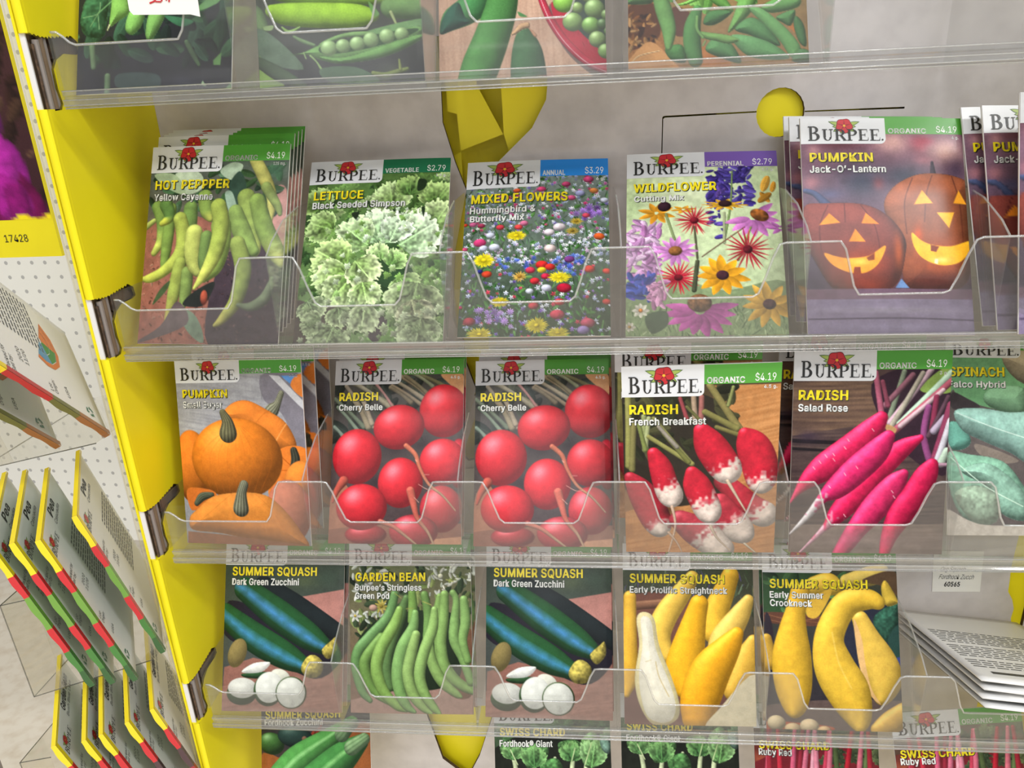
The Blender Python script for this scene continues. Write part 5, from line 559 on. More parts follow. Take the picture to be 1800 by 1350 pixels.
# back panel with die-cut openings
def cut_board(name, outer, holes, y, th, mats, parent=None):
    cu = bpy.data.curves.new(name, 'CURVE'); cu.dimensions = '2D'; cu.fill_mode = 'BOTH'; cu.extrude = th / 2
    for pts in [outer] + holes:
        s = cu.splines.new('POLY'); s.points.add(len(pts) - 1); s.use_cyclic_u = True
        for p, q in zip(s.points, pts): p.co = (q[0], q[1], 0, 1)
    o = bpy.data.objects.new(name, cu); C.objects.link(o); me = bpy.data.meshes.new_from_object(o.evaluated_get(bpy.context.evaluated_depsgraph_get()))
    bpy.data.objects.remove(o); bpy.data.curves.remove(cu)
    me.transform(Matrix.Translation((0, y + th / 2, 0)) @ Matrix.Rotation(R(90), 4, 'X')); me.name = name; me.materials.clear()
    for m in mats: me.materials.append(m)
    me.polygons.foreach_set('material_index', [0 if abs(p.normal.y) > .8 else 1 for p in me.polygons])
    q = link(name, me, disp if parent is None else parent)
    if parent is None: q.matrix_parent_inverse = disp.matrix_world.inverted()
    return q
hz = lambda pts: [(x, z + ZF) for x, z in pts]
circ = [(.3652 + .0133 * math.cos(2 * math.pi * i / 48) * (1 + .015 * (i % 2)), .0702 + .0133 * math.sin(2 * math.pi * i / 48) * (1 + .015 * (i % 2))) for i in range(48)]
hole1 = [(.1696, .120), (.1696, .0921), (.1691, .0731), (.175, .050), (.1808, .033), (.1711, -.0036), (.166, -.0482), (.1725, -.0639), (.1718, -.0746), (.1787, -.0983), (.1770, -.103), (.186, -.098), (.1985, .0341), (.1992, .0474), (.2223, .0677), (.2312, .0831), (.2321, .0908), (.2321, .120)]
hole2 = [(.1781, -.115), (.1660, -.1474), (.1700, -.152), (.1795, -.150), (.1800, -.120)]
hole3 = [(.1181, -.372), (.1758, -.372), (.1758, -.3784), (.1615, -.425), (.150, -.450), (.130, -.430)]
hole4 = [(.546, -.205), (.5455, -.2366), (.5465, -.246), (.5471, -.2555), (.551, -.262), (.5535, -.27), (.5530, -.278), (.5545, -.285), (.549, -.295), (.5434, -.305), (.5434, -.45), (.562, -.45), (.562, -.205)]
slot = [(.3000, .0712), (.3518, .0716), (.3518, .0708), (.2998, .0702), (.2990, .0695), (.2990, .050), (.2984, .050), (.2984, .0702), (.2990, .0710)]
slot2 = [(.3787, .0706), (.4335, .0704), (.4335, .0694), (.3787, .0699)]
back = cut_board('back_panel', [(-.0079, .03), (X1, .03), (X1, 1.69), (-.0079, 1.69)], [hz(h) for h in (hole1, hole2, hole3, hole4, circ, slot, slot2)], .1, .003, [M['board'], M['kraftd']])
ins = MB(); ins.box((.10, .124, .45), (.56, .1255, 1.68)); ins.box((.33, .1032, ZF + .045), (.41, .1042, ZF + .095)); ins.box((.538, .1032, ZF - .46), (.5645, .1042, ZF - .19)); dpart(ins, 'yellow_insert', [M['yeld']])
fl_ = MB(); fl_.prism(hz([(.1750, .125), (.1897, .125), (.1897, .0929), (.2042, .0645), (.1775, .0560), (.1765, .0773), (.1710, .0790), (.1710, .125)]), 1, .1095, .111); dpart(fl_, 'folded_flap', [M['yeld']])
fl_ = MB(); fl_.prism(hz([(.2041, .125), (.2400, .125), (.2400, .060), (.2100, .045), (.2048, .0648)]), 1, .1065, .108); dpart(fl_, 'folded_flap', [M['yeld']])
fl_ = MB(); fl_.prism(hz([(.1660, -.20), (.1660, .05), (.1772, .055), (.1772, .03), (.20, .03), (.20, -.20)]), 1, .1125, .114); dpart(fl_, 'folded_flap', [M['yeld']])
fl_ = MB(); fl_.prism(hz([(.100, -.47), (.19, -.47), (.19, -.36), (.10, -.36)]), 1, .1125, .114); dpart(fl_, 'folded_flap', [M['yeld']])
ba = MB(); ba.box((-.017, -.002, 0), (X1 + .0075, .127, .02)); ba.box((-.0079, 0, .02), (X1, .0015, .55)); dpart(ba, 'base', [M['yel'], M['board']])
# sticker on the back wall of the emptied pocket
st = MB(); st.prism(hz([(.4920, -.2220), (.5250, -.2222), (.5280, -.2555), (.4957, -.2560)]), 1, .0993, .0998)
sto = st.build('label_sticker', [M['paper']]); tag(sto, 'white paper sticker printed 60565 on the display back wall above the toppled packets', 'sticker')
fl = Flat()
fl.text('Org Squash', .4985, .5150, ZF - .2385, .0036, 1, 0, 0, .2); fl.text('Fordhook Zucch', .4985, .5215, ZF - .2450, .0038, 1, 0, 0, .2); fl.text('60565', .5030, .5135, ZF - .2512, .0038, 1, 0, 1)
link('lettering', fl.mesh('lettering', [M['black']], lambda x, z, l: .0992), sto)
# ------------------------------------------------------------------ clear shelf trays
def prof_top(x, hb, hs):
    k = x / P_; f = abs(k - round(k)); e = round(k)
    lo, hi = (.15, .275)
    if e in (0, 6): hb = hs + .006; lo, hi = .06, .16
    t = min(1, max(0, (f - lo) / (hi - lo))); t = t * t * (3 - 2 * t); return hb + (hs - hb) * t
HB, HS = 0.05442, 0.02816
def tray(label, z, row):
    root = empty('clear_tray', label, 'tray', (0, 0, 0), 'clear plastic shelf trays')
    xa, xb, n = .0035, X1 - .001, 400; th = .0007
    m = MB(); v = []; f = []; hs_ = []
    for i in range(n + 1):
        x = xa + (xb - xa) * i / n; h = prof_top(x, HB, HS); hs_.append((x, h)); v += [(x, -th, z + .008), (x, -th, z + h), (x, 0, z + h), (x, 0, z + .008)]
    for i in range(n):
        a = 4 * i; b = a + 4; f += [(a, b, b + 1, a + 1), (a + 1, b + 1, b + 2, a + 2), (a + 2, b + 2, b + 3, a + 3)]
    m.add(v, f); part('front_panel', m.mesh('front_panel', [M['lip']]), root)
    m = MB(); m.tube([(x, -th / 2, z + h) for x, h in hs_[::2]], .00062, 6); part('rim', m.mesh('rim', [M['rim']], True), root)
    # stepped bottom rail
    m = MB(); pr = [(0, .0085), (-.0012, .0085), (-.0022, .0078), (-.0022, .0062), (-.0012, .0055), (-.0012, .0046), (-.0030, .0040), (-.0030, .0016), (-.0020, .0008), (-.0024, 0), (0, 0), (.0008, .0008), (.0008, .0045), (0, .0050)]
    m.prism(pr, 0, xa, xb); part('front_rail', m.mesh('front_rail', [M['rail']]), root)
    m = MB()
    for y, zz_ in ((-.0023, .0081), (-.0024, .0003), (-.0031, .0040), (-.0031, .0016)): m.tube([(xa, y, z + zz_), (xb, y, z + zz_)], .00033, 6)
    part('rail_bead', m.mesh('rail_bead', [M['rim']], True), root)
    for v_ in root_mesh(root, 'front_rail').vertices: v_.co.z += z
    m = MB(); m.box((xa, .0009, z + .0012), (xb, .098, z + .0019)); m.box((xa, .0973, z + .0019), (xb, .098, z + .012)); part('tray_floor', m.mesh('tray_floor', [M['plastic']]), root)
    dv = None
    for k in range(1, 6):
        if dv is None:
            m = MB(); m.prism([(.0005, z + .002), (.0005, z + HB), (.010, z + HB + .006), (.03, z + HB + .014), (.055, z + HB + .018), (.097, z + HB + .018), (.097, z + .002)], 0, -.0003, .0003)
            m.tube([(0, .0005, z + HB), (0, .010, z + HB + .006), (0, .03, z + HB + .014), (0, .055, z + HB + .018)], .0005, 6, 1)
            dv = part('divider', m.mesh('divider', [M['plastic'], M['rim']]), root); dv.location.x = P_
        else:
            o = dv.copy(); C.objects.link(o); KIDS[root.name].append(o); o.location.x = P_ * k
    m = MB(); m.box((-.0068, .012, z + .0012), (-.0063, .06, z + .034)); part('end_wall', m.mesh('end_wall', [M['plastic']]), root)
    return root
def root_mesh(root, nm): return [o for o in KIDS[root.name] if o.name.split('.')[0] == nm][-1].data
TL = ['clear plastic tray of the topmost shelf, holding the pea packets', 'clear plastic tray holding the hot pepper, lettuce and flower packets', 'clear plastic tray holding the small pumpkin and radish packets', 'clear plastic tray holding the zucchini, bean and yellow squash packets']
for i in range(4): tray(TL[i], Zs[i] + ZF, i)
# ------------------------------------------------------------------ packets standing in the trays
POSES = {'hot_pepper': (0.04423, 0.01046, -0.03478, 0.47253, -0.01063, -0.04785), 'lettuce': (0.13435, 0.01124, -0.03611, 0.66176, -0.00708, 0.01305), 'mixed_flowers': (0.22424, 0.01767, -0.03607, 0.7282, -0.00532, -0.00661), 'wildflower': (0.31479, 0.01117, -0.03588, 0.71079, -0.01078, -0.04018), 'jack_o_lantern': (0.40474, 0.00593, -0.03456, 0.48364, -0.05235, 0.08999), 'small_sugar': (0.04484, 0.0121, -0.16445, 0.26975, 0.0395, -0.09879), 'cherry_belle': (0.22555, 0.01309, -0.1651, 0.57008, 0.00934, -0.01025), 'cherry_belle2': (0.13539, 0.01435, -0.1649, 0.53649, 0.01568, -0.03037), 'french_breakfast': (0.31619, 0.00889, -0.16471, 0.0225, 0.03286, -0.04241), 'salad_rose': (0.40687, 0.00614, -0.16276, 0.24719, -0.01049, 0.00381), 'spinach': (0.49897, 0.0258, -0.16317, 0.39568, -0.06416, 0.1214), 'zucchini2': (0.04621, 0.00951, -0.29405, 0.46195, -0.00938, 0.02715), 'garden_bean': (0.13503, 0.01098, -0.29361, 0.42562, 0.02177, -0.01181), 'zucchini': (0.22594, 0.01016, -0.29379, 0.48521, -0.00622, 0.00679), 'straightneck': (0.3161, 0.00803, -0.29353, 0.45068, -0.02237, 0.04156), 'crookneck': (0.40468, 0.00764, -0.29382, 0.44862, -0.01283, 0.02145), 'zucchini_bowl': (0.05333, 0.00938, -0.42132, 0.48313, 0.04387, 0.01081), 'swiss_chard': (0.2278, 0.00543, -0.42263, 0.46319, 0.01325, 0.02675), 'swiss_chard2': (0.31691, 0.01333, -0.4225, 0.46874, -0.0162, 0.04974), 'ruby_red_chard': (0.40952, 0.0093, -0.42245, 0.4132, 0.01988, -0.01456), 'ruby_red_chard2': (0.50915, 0.00726, -0.41846, 0.36541, 0.11883, -0.03347), 'snow_pea_dark': (0.03776, 0.01853, 0.09559, 0.40026, -0.00695, -0.02977), 'garden_pea': (0.13179, 0.03008, 0.09465, 0.38402, -0.00148, 0.12241), 'pod_and_bowl': (0.22278, 0.03245, 0.09379, 0.4298, -0.02223, 0.08117), 'snow_pea': (0.31513, 0.01759, 0.09375, 0.51423, -0.02908, 0.02939), 'jack2': (0.4958, 0.0115, -0.0348, 0.43, -0.04929, 0.17), 'jack3': (0.501, 0.0045, -0.03388, 0.29272, -0.02695, 0.17), 'jack1': (0.492, 0.0185, -0.034, 0.45, -0.0312, 0.17)}
WHERE = [('snow_pea_dark', 'seed packet of flat light green pods with a white card clipped before it, top left', None), ('garden_pea', 'seed packet with a split pod of round peas, beside the wooden board packet', None), ('pod_and_bowl', 'seed packet with green pods on wood and a red bowl of peas', None), ('snow_pea', 'seed packet with a heap of flat green pods and a carved basket', None),
 ('hot_pepper', 'front yellow cayenne hot pepper seed packet of its stack', 'hot pepper packets'), ('lettuce', 'lettuce seed packet with frilly pale green leaves and dark green band', None), ('mixed_flowers', 'mixed flowers seed packet with bright blue band', None), ('wildflower', 'wildflower seed packet with purple band and orange daisies', None), ('jack_o_lantern', 'front seed packet with two glowing carved pumpkins, right of the wildflower packet', 'carved pumpkin packets'),
 ('small_sugar', 'front seed packet of small orange sugar pumpkins beside the yellow side panel', 'small pumpkin packets'), ('cherry_belle', 'front red radish seed packet next to the pink and white radish packet', 'round red radish packets'), ('french_breakfast', 'front seed packet with red radishes with white tips, standing upright', 'white tipped radish packets'), ('salad_rose', 'front seed packet with long magenta radishes on dark wood', 'long radish packets'), ('spinach', 'spinach seed packet with blue green leaves behind the long radish packet', None),
 ('zucchini', 'front dark green zucchini seed packet between the green bean and straight yellow squash packets', 'dark green zucchini packets'), ('garden_bean', 'front green bean seed packet with a heap of curved pods', 'green bean packets'), ('straightneck', 'front straight yellow squash seed packet with one squash cut in half', 'straight yellow squash packets'), ('crookneck', 'front seed packet with curved crookneck yellow squash', 'crookneck squash packets'),
 ('zucchini_bowl', 'seed packet with green zucchini and a red bowl, bottom left by the yellow panel', None), ('swiss_chard', 'green swiss chard seed packet below the dark green zucchini packet', 'green chard packets'), ('ruby_red_chard', 'red stemmed chard seed packet below the crookneck squash packet', 'red chard packets')]
PK = {}
for key, lab, grp in WHERE:
    PK[key] = make_packet(key, lab, group=grp); pose(PK[key], POSES[key])
def dup(key, lab, dx=0, n=0, up=0, roll=0, base=None, grp=None, hi=False, back=0):
    # a copy standing n behind along the packet's normal and up along its face
    o = copy_tree(PK[key], None, None if hi else HIRES); o['label'] = lab
    if grp: o['group'] = grp
    elif not o.get('group'): o['group'] = key.replace('_', ' ') + ' packets'
    p = POSES[base or key]; s, c = math.sin(p[3]), math.cos(p[3]); pose(o, p, dx, n * c + up * s + back, -n * s + up * c, R(roll)); return o
dup('cherry_belle', 'front red radish seed packet next to the small pumpkin packets', base='cherry_belle2', hi=True)
dup('zucchini', 'front dark green zucchini seed packet beside the yellow side panel', base='zucchini2', hi=True)
dup('swiss_chard', 'green swiss chard seed packet below the straight yellow squash packet', base='swiss_chard2', hi=True)
dup('ruby_red_chard', 'tilted red stemmed chard seed packet below the toppled stack of packets', base='ruby_red_chard2', hi=True)
dup('jack_o_lantern', 'rearmost of the three carved pumpkin packets cut off at the right', 0, 0, 0, 0, 'jack1')
dup('jack_o_lantern', 'middle one of the three carved pumpkin packets cut off at the right', 0, 0, 0, 0, 'jack2')
dup('jack_o_lantern', 'nearest of the three carved pumpkin packets cut off at the right', 0, -.001, 0, 0, 'jack3')
for i, (dx, up) in enumerate([(.0005, .0080), (.0009, .0112), (.0013, .0142), (.0016, .0178)]):
    dup('hot_pepper', ['second', 'third', 'fourth', 'hindmost'][i] + ' hot pepper seed packet of the stack behind the yellow cayenne one', dx, .0042 * (i + 1), up)
dup('jack_o_lantern', 'carved pumpkin seed packet just behind the full front one, its left edge showing', 0, .0, .0, back=.022)
dup('jack_o_lantern', 'hindmost carved pumpkin seed packet of the stack beside the wildflower packet', 0, .0, .0, back=.034)
dup('small_sugar', 'small pumpkin seed packet behind the front one, its right edge showing', .001, 0, 0, back=.020)
dup('small_sugar', 'hindmost small pumpkin seed packet, a strip with a black stem showing', .0015, 0, 0, back=.046)
dup('cherry_belle', 'second round red radish seed packet of the stack next to the small pumpkin packets', .0006, .0046, .0048, 0, 'cherry_belle2')
dup('cherry_belle', 'second round red radish seed packet of the stack next to the white tipped radishes', .0014, .0046, .0052)
dup('cherry_belle', 'hindmost round red radish seed packet of the stack next to the white tipped radishes', .0018, .0092, .0100)
dup('french_breakfast', 'white tipped radish seed packet at the back, its top showing above the front one', -.004, .035, .0018, -1)
dup('salad_rose', 'long radish seed packet at the back, its left edge showing in shade', 0, 0, 0, back=.033)
dup('zucchini', 'dark green zucchini seed packet behind the one beside the yellow panel', .0016, .0046, .0032, 0, 'zucchini2')
dup('garden_bean', 'green bean seed packet behind the front green bean one, its edge showing at right', .0020, .0046, .0032)
dup('zucchini', 'dark green zucchini seed packet behind the one between bean and straight squash', .0008, .0046, .0044)
dup('crookneck', 'crookneck squash seed packet behind the front one', -.0012, .0046, .0034)
dup('straightneck', 'straight yellow squash seed packet behind the front one', .0012, .0046, .0040)
# ------------------------------------------------------------------ toppled stack lying in the last pocket
def back_print(fl, kind, rnd):
    # text block on a packet back, packet coordinates seen from behind are mirrored by the caller
    for i in range(19):
        z = .094 - .0032 * i
        if i in (4, 11): continue
        x = -.036
        while x < .034:
            w_ = rnd.uniform(.002, .008); fl.add([(x, z), (min(x + w_, .036), z), (min(x + w_, .036), z + .0011), (x, z + .0011)], [(0, 1, 2, 3)], 0, 0); x += w_ + .0012
def flat_packet(lab, mtx, seed):
    rnd = random.Random(seed); root = empty('seed_packet', lab, 'seed packet', (0, 0, 0), 'toppled packets')
    surf = make_surf(seed, .5); part('envelope', env_mesh(surf), root)
    fl = Flat(); back_print(fl, 0, rnd); fl.add([(-.030, .101), (.002, .101), (.002, .1042), (-.030, .1042)], [(0, 1, 2, 3)], 0, 0)
    part('back_lettering', fl.mesh('back_lettering', [M['grey']], lambda x, z, l: .0006 - (surf(x, z) + .0006) * .35 + .00012, True), root)
    m = MB(); m.add([(-PW / 2, surf(-PW / 2, 0) - .0001, 0), (PW / 2, surf(PW / 2, 0) - .0001, 0), (PW / 2, surf(PW / 2, PH) - .0001, PH), (-PW / 2, surf(-PW / 2, PH) - .0001, PH)], [(0, 1, 2, 3)]); part('front_print', m.mesh('front_print', [M['shadow']]), root)
    root.matrix_world = mtx; return root
P0 = Vector((.4725, -.0130, -.2335)); e1 = Vector((.99, -.02, -.10)).normalized(); e2 = Vector((-.05, .94, -.305)); e2 = (e2 - e1 * e2.dot(e1)).normalized()
for i, lab in enumerate(['topmost packet of the toppled stack, its white text side up', 'second packet from the top of the toppled stack', 'third packet from the top of the toppled stack', 'lowest packet of the toppled stack']):
    yb = e1.cross(e2).normalized()       # back side up
    zp = -e2; xp = yb.cross(zp)
    o_ = P0 + e1 * (PW / 2) + e2 * PH - yb * (.0044 * i) + e1 * (.0012 * (i % 2)) - e2 * (.0015 * i)
    mx = Matrix(((xp.x, yb.x, zp.x, o_.x), (xp.y, yb.y, zp.y, o_.y), (xp.z, yb.z, zp.z, o_.z + ZF), (0, 0, 0, 1)))
    flat_packet(lab, mx, 900 + i)
# price card clipped in front of the first packet
pc = MB(); pc.prism([(-.0165, .003), (-.0150, .0012), (.0120, .0000), (.0165, -.0012), (.0175, .030), (-.0155, .032)], 1, -.0004, 0)
pco = pc.build('price_card', [M['paper']]); tag(pco, 'white card with red handwriting at the top of the photo', 'card'); pco.location = (.0625, -.0030, ZF + .1270)
tu = MB()
for pts in ([(-.0060, .0055), (-.0035, .0062), (-.0020, .0085), (-.0030, .0100), (-.0045, .0085), (-.0030, .0060), (-.0005, .0058)], [(-.0002, .0060), (.0012, .0100), (.0022, .0062)], [(.0002, .0075), (.0022, .0078)], [(.0032, .0055), (.0044, .0092), (.0052, .0090)], [(.0026, .0070), (.0062, .0074)]): tu.tube([(x, -.0006, z) for x, z in pts], .00035, 6)
tu.build('handwriting', [M['red']], pco)
# ------------------------------------------------------------------ side pockets on the display's left flank
def edge_mesh(kind, surf):
    # coloured wrap of the front print: near edge, a strip on the back, and the top edge
    cols = {'pea': [(1, .80, '#ecd21c'), (.80, .66, '#c8202c'), (.66, .44, '#6c9a3c'), (.44, .27, '#c41f2a'), (.27, .12, '#3f7a34'), (.12, 0, '#2c5a2c')], 'bean': [(1, .82, '#ecd21c'), (.82, .64, '#c8202c'), (.64, .46, '#4a3038'), (.46, .30, '#a02830'), (.30, 0, '#c0282c')], 'corn': [(1, .75, '#ecd21c'), (.75, .45, '#b81f28'), (.45, .25, '#6a6a34'), (.25, 0, '#9a6436')]}[kind]
    mb = MB(); mats = []; xb = PW / 2 + .0002
    for a, b, c in cols:
        k = len(mats); mats.append(band_mat(c)); n = 6
        for i in range(n):
            za = PH * (a + (b - a) * i / n); zb = PH * (a + (b - a) * (i + 1) / n)
            ya, yb = .0006 - (surf(PW / 2, za) + .0006) * .35, .0006 - (surf(PW / 2, zb) + .0006) * .35
            wa, wb = .0004 * math.sin(za * 310 + len(kind)) - .0016, .0004 * math.sin(zb * 310 + len(kind)) - .0016
            mb.add([(xb, wa, za), (xb, wb, zb), (xb, .0014, zb), (xb, .0014, za)], [(0, 1, 2, 3)], k)
            mb.add([(xb, .0016, za), (xb, .0016, zb), (PW / 2 - .0028, .0018, zb), (PW / 2 - .0028, .0018, za)], [(0, 1, 2, 3)], k)
    mb.add([(-PW / 2, -.001, PH + .0001), (PW / 2 + .0002, -.001, PH + .0001), (PW / 2 + .0002, .0016, PH + .0001), (-PW / 2, .0016, PH + .0001)], [(0, 1, 2, 3)], 0)
    mb.add([(-PW / 2, .0018, PH + .0001), (PW / 2, .0018, PH + .0001), (PW / 2, .0018, PH - .0016), (-PW / 2, .0018, PH - .0016)], [(0, 1, 2, 3)], 0)
    return mb.mesh('edge_print', mats)
def recycle(fl, cx, cz, r, m):
    for k in range(3):
        a0 = R(90 + 120 * k); 
        p = [(cx + r * math.cos(a0 + t), cz + r * math.sin(a0 + t)) for t in (-.85, -.45, -.05, .3)] + [(cx + r * 1.28 * math.cos(a0 + .3), cz + r * 1.28 * math.sin(a0 + .3)), (cx + r * .78 * math.cos(a0 + .75), cz + r * .78 * math.sin(a0 + .75)), (cx + r * .30 * math.cos(a0 + .3), cz + r * .30 * math.sin(a0 + .3)), (cx + r * .6 * math.cos(a0 + .25), cz + r * .6 * math.sin(a0 + .25))] + [(cx + r * .58 * math.cos(a0 + t), cz + r * .58 * math.sin(a0 + t)) for t in (-.05, -.45, -.85)]
        fl.poly(p, 0, m)
SIDE = {}
def side_packet(kind, lab, grp):
    surf = make_surf(len(kind) * 7, .7); root = empty('seed_packet', lab, 'seed packet', (0, 0, 0), grp); rnd = random.Random(len(kind))
    part('envelope', env_mesh(surf), root); part('edge_print', edge_mesh(kind, surf), root)
    bs = lambda x, z, l: .0006 - (surf(x, z) + .0006) * .35 + .00014 + l * .00005
    # back seen from behind: reading direction is -x
    F2 = Flat(); F2.v = []
    def tx(fl, st, s0, s1, t, cap, m, bold=0): fl.text(st, s0 * PW - PW / 2, s1 * PW - PW / 2, (1 - t) * PH, cap, 0, m, bold)
    fl = Flat(); a, b = {'pea': ('Pea', 'Cascadia'), 'bean': ('Garden Bean', 'Bush Blue Lake'), 'corn': (None, None)}[kind]
    if a: tx(fl, a, .45, .66 if kind == 'pea' else .85, .09, .0058, 0, 1); tx(fl, b, .45, .72 if kind == 'pea' else .85, .135, .0030, 0)
    x = .08 * PW - PW / 2
    for i, ch in enumerate('BURPEE'):
        cap = .0055 if i == 0 else .0044; wd = .0042
        for v, f in serif(ch): fl.add([(x + p * wd, (1 - .16) * PH + q * cap) for p, q in v], f, 0, 0)
        x += wd * .9
    for st, s0, s1, t in (('Packed for', .05, .24, .30), ('Sell by:', .05, .19, .335), ('2020', .20, .32, .42), ('11/20', .20, .33, .46), ('Lot:', .10, .17, .60), ('Origin:', .10, .22, .635), ('USA', .14, .24, .74)): tx(fl, st, s0, s1, t, .0028, 1)
    for i in range(16):
        x = -.002
        while x < .034:
            q = rnd.uniform(.002, .007); z = .082 - .0028 * i; fl.add([(x, z), (min(x + q, .036), z), (min(x + q, .036), z + .001), (x, z + .001)], [(0, 1, 2, 3)], 0, 1); x += q + .001
    recycle(fl, .14 * PW - PW / 2, .105 * PH, .0034, 2)
    if kind == 'corn':
        for k, (c, a0, a1) in enumerate([(3, 150, 200), (5, 200, 262), (4, 262, 330)]):
            for r0, r1, cc in ((.002, .008, c), (.0084, .013, c), (.0134, .016, 4)): fl.poly([(.008 + r0 * math.cos(R(a)) * 1.3, .040 + r0 * math.sin(R(a))) for a in (a0, (a0 + a1) / 2, a1)] + [(.008 + r1 * math.cos(R(a)) * 1.3, .040 + r1 * math.sin(R(a))) for a in (a1, (a0 + a1) / 2, a0)], 0, cc)
    me = Flat(); me.v = [(-x, z, l) for x, z, l in fl.v]; me.f = fl.f; me.m = fl.m
    part('back_lettering', me.mesh('back_lettering', [M['black'], M['grey'], M['green'], M['blue'], M['orange'], M['mapgreen']], bs, True), root)
    fl = Flat(); fr_ = Flat(); flower_flat(fr_, .17 * PW - PW / 2, (1 - .105) * PH, .0030)
    fl.v = [(-x, z, l) for x, z, l in fr_.v]; fl.f = fr_.f; fl.m = fr_.m
    part('back_flower', fl.mesh('back_flower', [M['red'], M['redd'], M['leaf'], M['leafd'], M['gold']], lambda x, z, l: bs(x, z, 0) + l * .00002, True), root)
    fp = Paint(5).run([('G', '#7a9a4c', '#3c6a34'), ('X', [(0, 0), (1000, 0), (1000, 1000), (0, 1000)], 120, 60, 160, ['#6a9a3c', '#4c7a34', '#8ab454', '#c8202c' if kind != 'pea' else '#5a8a3c'], 'leaf', 3)])
    part('picture_print', grid_mesh('picture_print', fp, surf, 24, 33), root)
    return root
def basis(Tp, Bp, Fp):
    T_, B_, F_ = Vector(Tp), Vector(Bp), Vector(Fp); z = (T_ - B_).normalized(); x = (T_ - F_); x = (x - z * x.dot(z)).normalized(); y = z.cross(x)
    return x, y, z
def place_side(o, B_, bas):
    x, y, z = bas; p = Vector(B_) - x * (PW / 2); o.matrix_world = Matrix(((x.x, y.x, z.x, p.x), (x.y, y.y, z.y, p.y), (x.z, y.z, z.z, p.z + ZF), (0, 0, 0, 1)))
SIDES = [('pea', 'pea packets in the middle side pocket', [((-0.0159, -0.006, -0.2332), [(0.5166, -0.8529, -0.0752), (0.8429, 0.4912, 0.2196), (-0.1503, -0.1769, 0.9727)], 'pea packet of the middle side pocket, nearest the yellow panel'), ((-0.0202, -0.0305, -0.2332), [(0.5166, -0.8529, -0.0752), (0.8429, 0.4912, 0.2196), (-0.1503, -0.1769, 0.9727)], 'second pea packet from the yellow panel in the middle side pocket'), ((-0.0328, -0.0334, -0.2332), [(0.5166, -0.8529, -0.0752), (0.8429, 0.4912, 0.2196), (-0.1503, -0.1769, 0.9727)], 'third pea packet from the yellow panel in the middle side pocket'), ((-0.0441, -0.0362, -0.2332), [(0.5166, -0.8529, -0.0752), (0.8429, 0.4912, 0.2196), (-0.1503, -0.1769, 0.9727)], 'outermost pea packet of the middle side pocket')]), ('bean', 'bean packets in the lowest side pocket', [((-0.0079, 0.0022, -0.3789), [(0.5166, -0.8529, -0.0752), (0.8429, 0.4912, 0.2196), (-0.1503, -0.1769, 0.9727)], 'bean packet of the lowest side pocket, nearest the yellow panel'), ((-0.0182, -0.0088, -0.3791), [(0.5166, -0.8529, -0.0752), (0.8429, 0.4912, 0.2196), (-0.1503, -0.1769, 0.9727)], 'second bean packet from the yellow panel in the lowest side pocket'), ((-0.0293, -0.0188, -0.3794), [(0.5166, -0.8529, -0.0752), (0.8429, 0.4912, 0.2196), (-0.1503, -0.1769, 0.9727)], 'third bean packet from the yellow panel in the lowest side pocket'), ((-0.0371, -0.0238, -0.3791), [(0.5166, -0.8529, -0.0752), (0.8429, 0.4912, 0.2196), (-0.1503, -0.1769, 0.9727)], 'fourth bean packet from the yellow panel in the lowest side pocket'), ((-0.0532, -0.0288, -0.379), [(0.5166, -0.8529, -0.0752), (0.8429, 0.4912, 0.2196), (-0.1503, -0.1769, 0.9727)], 'outermost bean packet of the lowest side pocket')]), ('corn', 'large packets in the upper side pocket', [((-0.0198, 0.0, -0.0851), [(0.5698, -0.5871, -0.575), (0.8218, 0.4104, 0.3953), (0.0039, -0.6977, 0.7163)], 'large white seed packet back with a coloured zone map in the upper side pocket'), ((-0.042, -0.012, -0.0864), [(0.5698, -0.5871, -0.575), (0.8218, 0.4104, 0.3953), (0.0039, -0.6977, 0.7163)], 'white seed packet back lying lower and further left in the upper side pocket')])]
for kind, grp, items in SIDES:
    for i, (B_, bas, lab) in enumerate(items):
        if i == 0: SIDE[kind] = side_packet(kind, lab, grp); o = SIDE[kind]
        else:
            o = copy_tree(SIDE[kind]); o['label'] = lab
        place_side(o, B_, [Vector(b) for b in bas])
# clear pockets that hold them
def side_tray(lab, A, B_, Cc, Dd, depth):
    root = empty('clear_side_pocket', lab, 'pocket', (0, 0, 0), 'clear pockets on the display flank')
    V_ = lambda p, dy=0: (p[0], p[1] + dy, p[2] + ZF); th = .0004
    def sheet(name, q):
        m = MB(); q = [Vector(p) for p in q]; n = (q[1] - q[0]).cross(q[2] - q[0]).normalized() * th
        m.add([tuple(p) for p in q] + [tuple(p + n) for p in q], [(0, 1, 2, 3), (7, 6, 5, 4)] + [(i, i + 4, (i + 1) % 4 + 4, (i + 1) % 4) for i in range(4)]); part(name, m.mesh(name, [M['sheet']]), root)
        return q
    sheet('near_end', [V_(A), V_(B_), V_(Cc), V_(Dd)]); fc = (-.0170, Cc[1], B_[2] + (Cc[2] - B_[2]) * (-.0170 - B_[0]) / (Cc[0] - B_[0])); sheet('pocket_floor', [V_(B_), V_(fc), V_(fc, depth), V_(B_, depth)]); sheet('outer_lip', [V_(A), V_(B_), V_(B_, depth), V_(A, depth)])
    m = MB()
    for a, b in ((A, B_), (B_, fc), (A, Dd)): m.tube([V_(a), V_(b)], .00035, 6)
    for a in (A, B_): m.tube([V_(a), V_(a, depth)], .00035, 6)
    part('sheet_edge', m.mesh('sheet_edge', [M['edge']]), root); return root
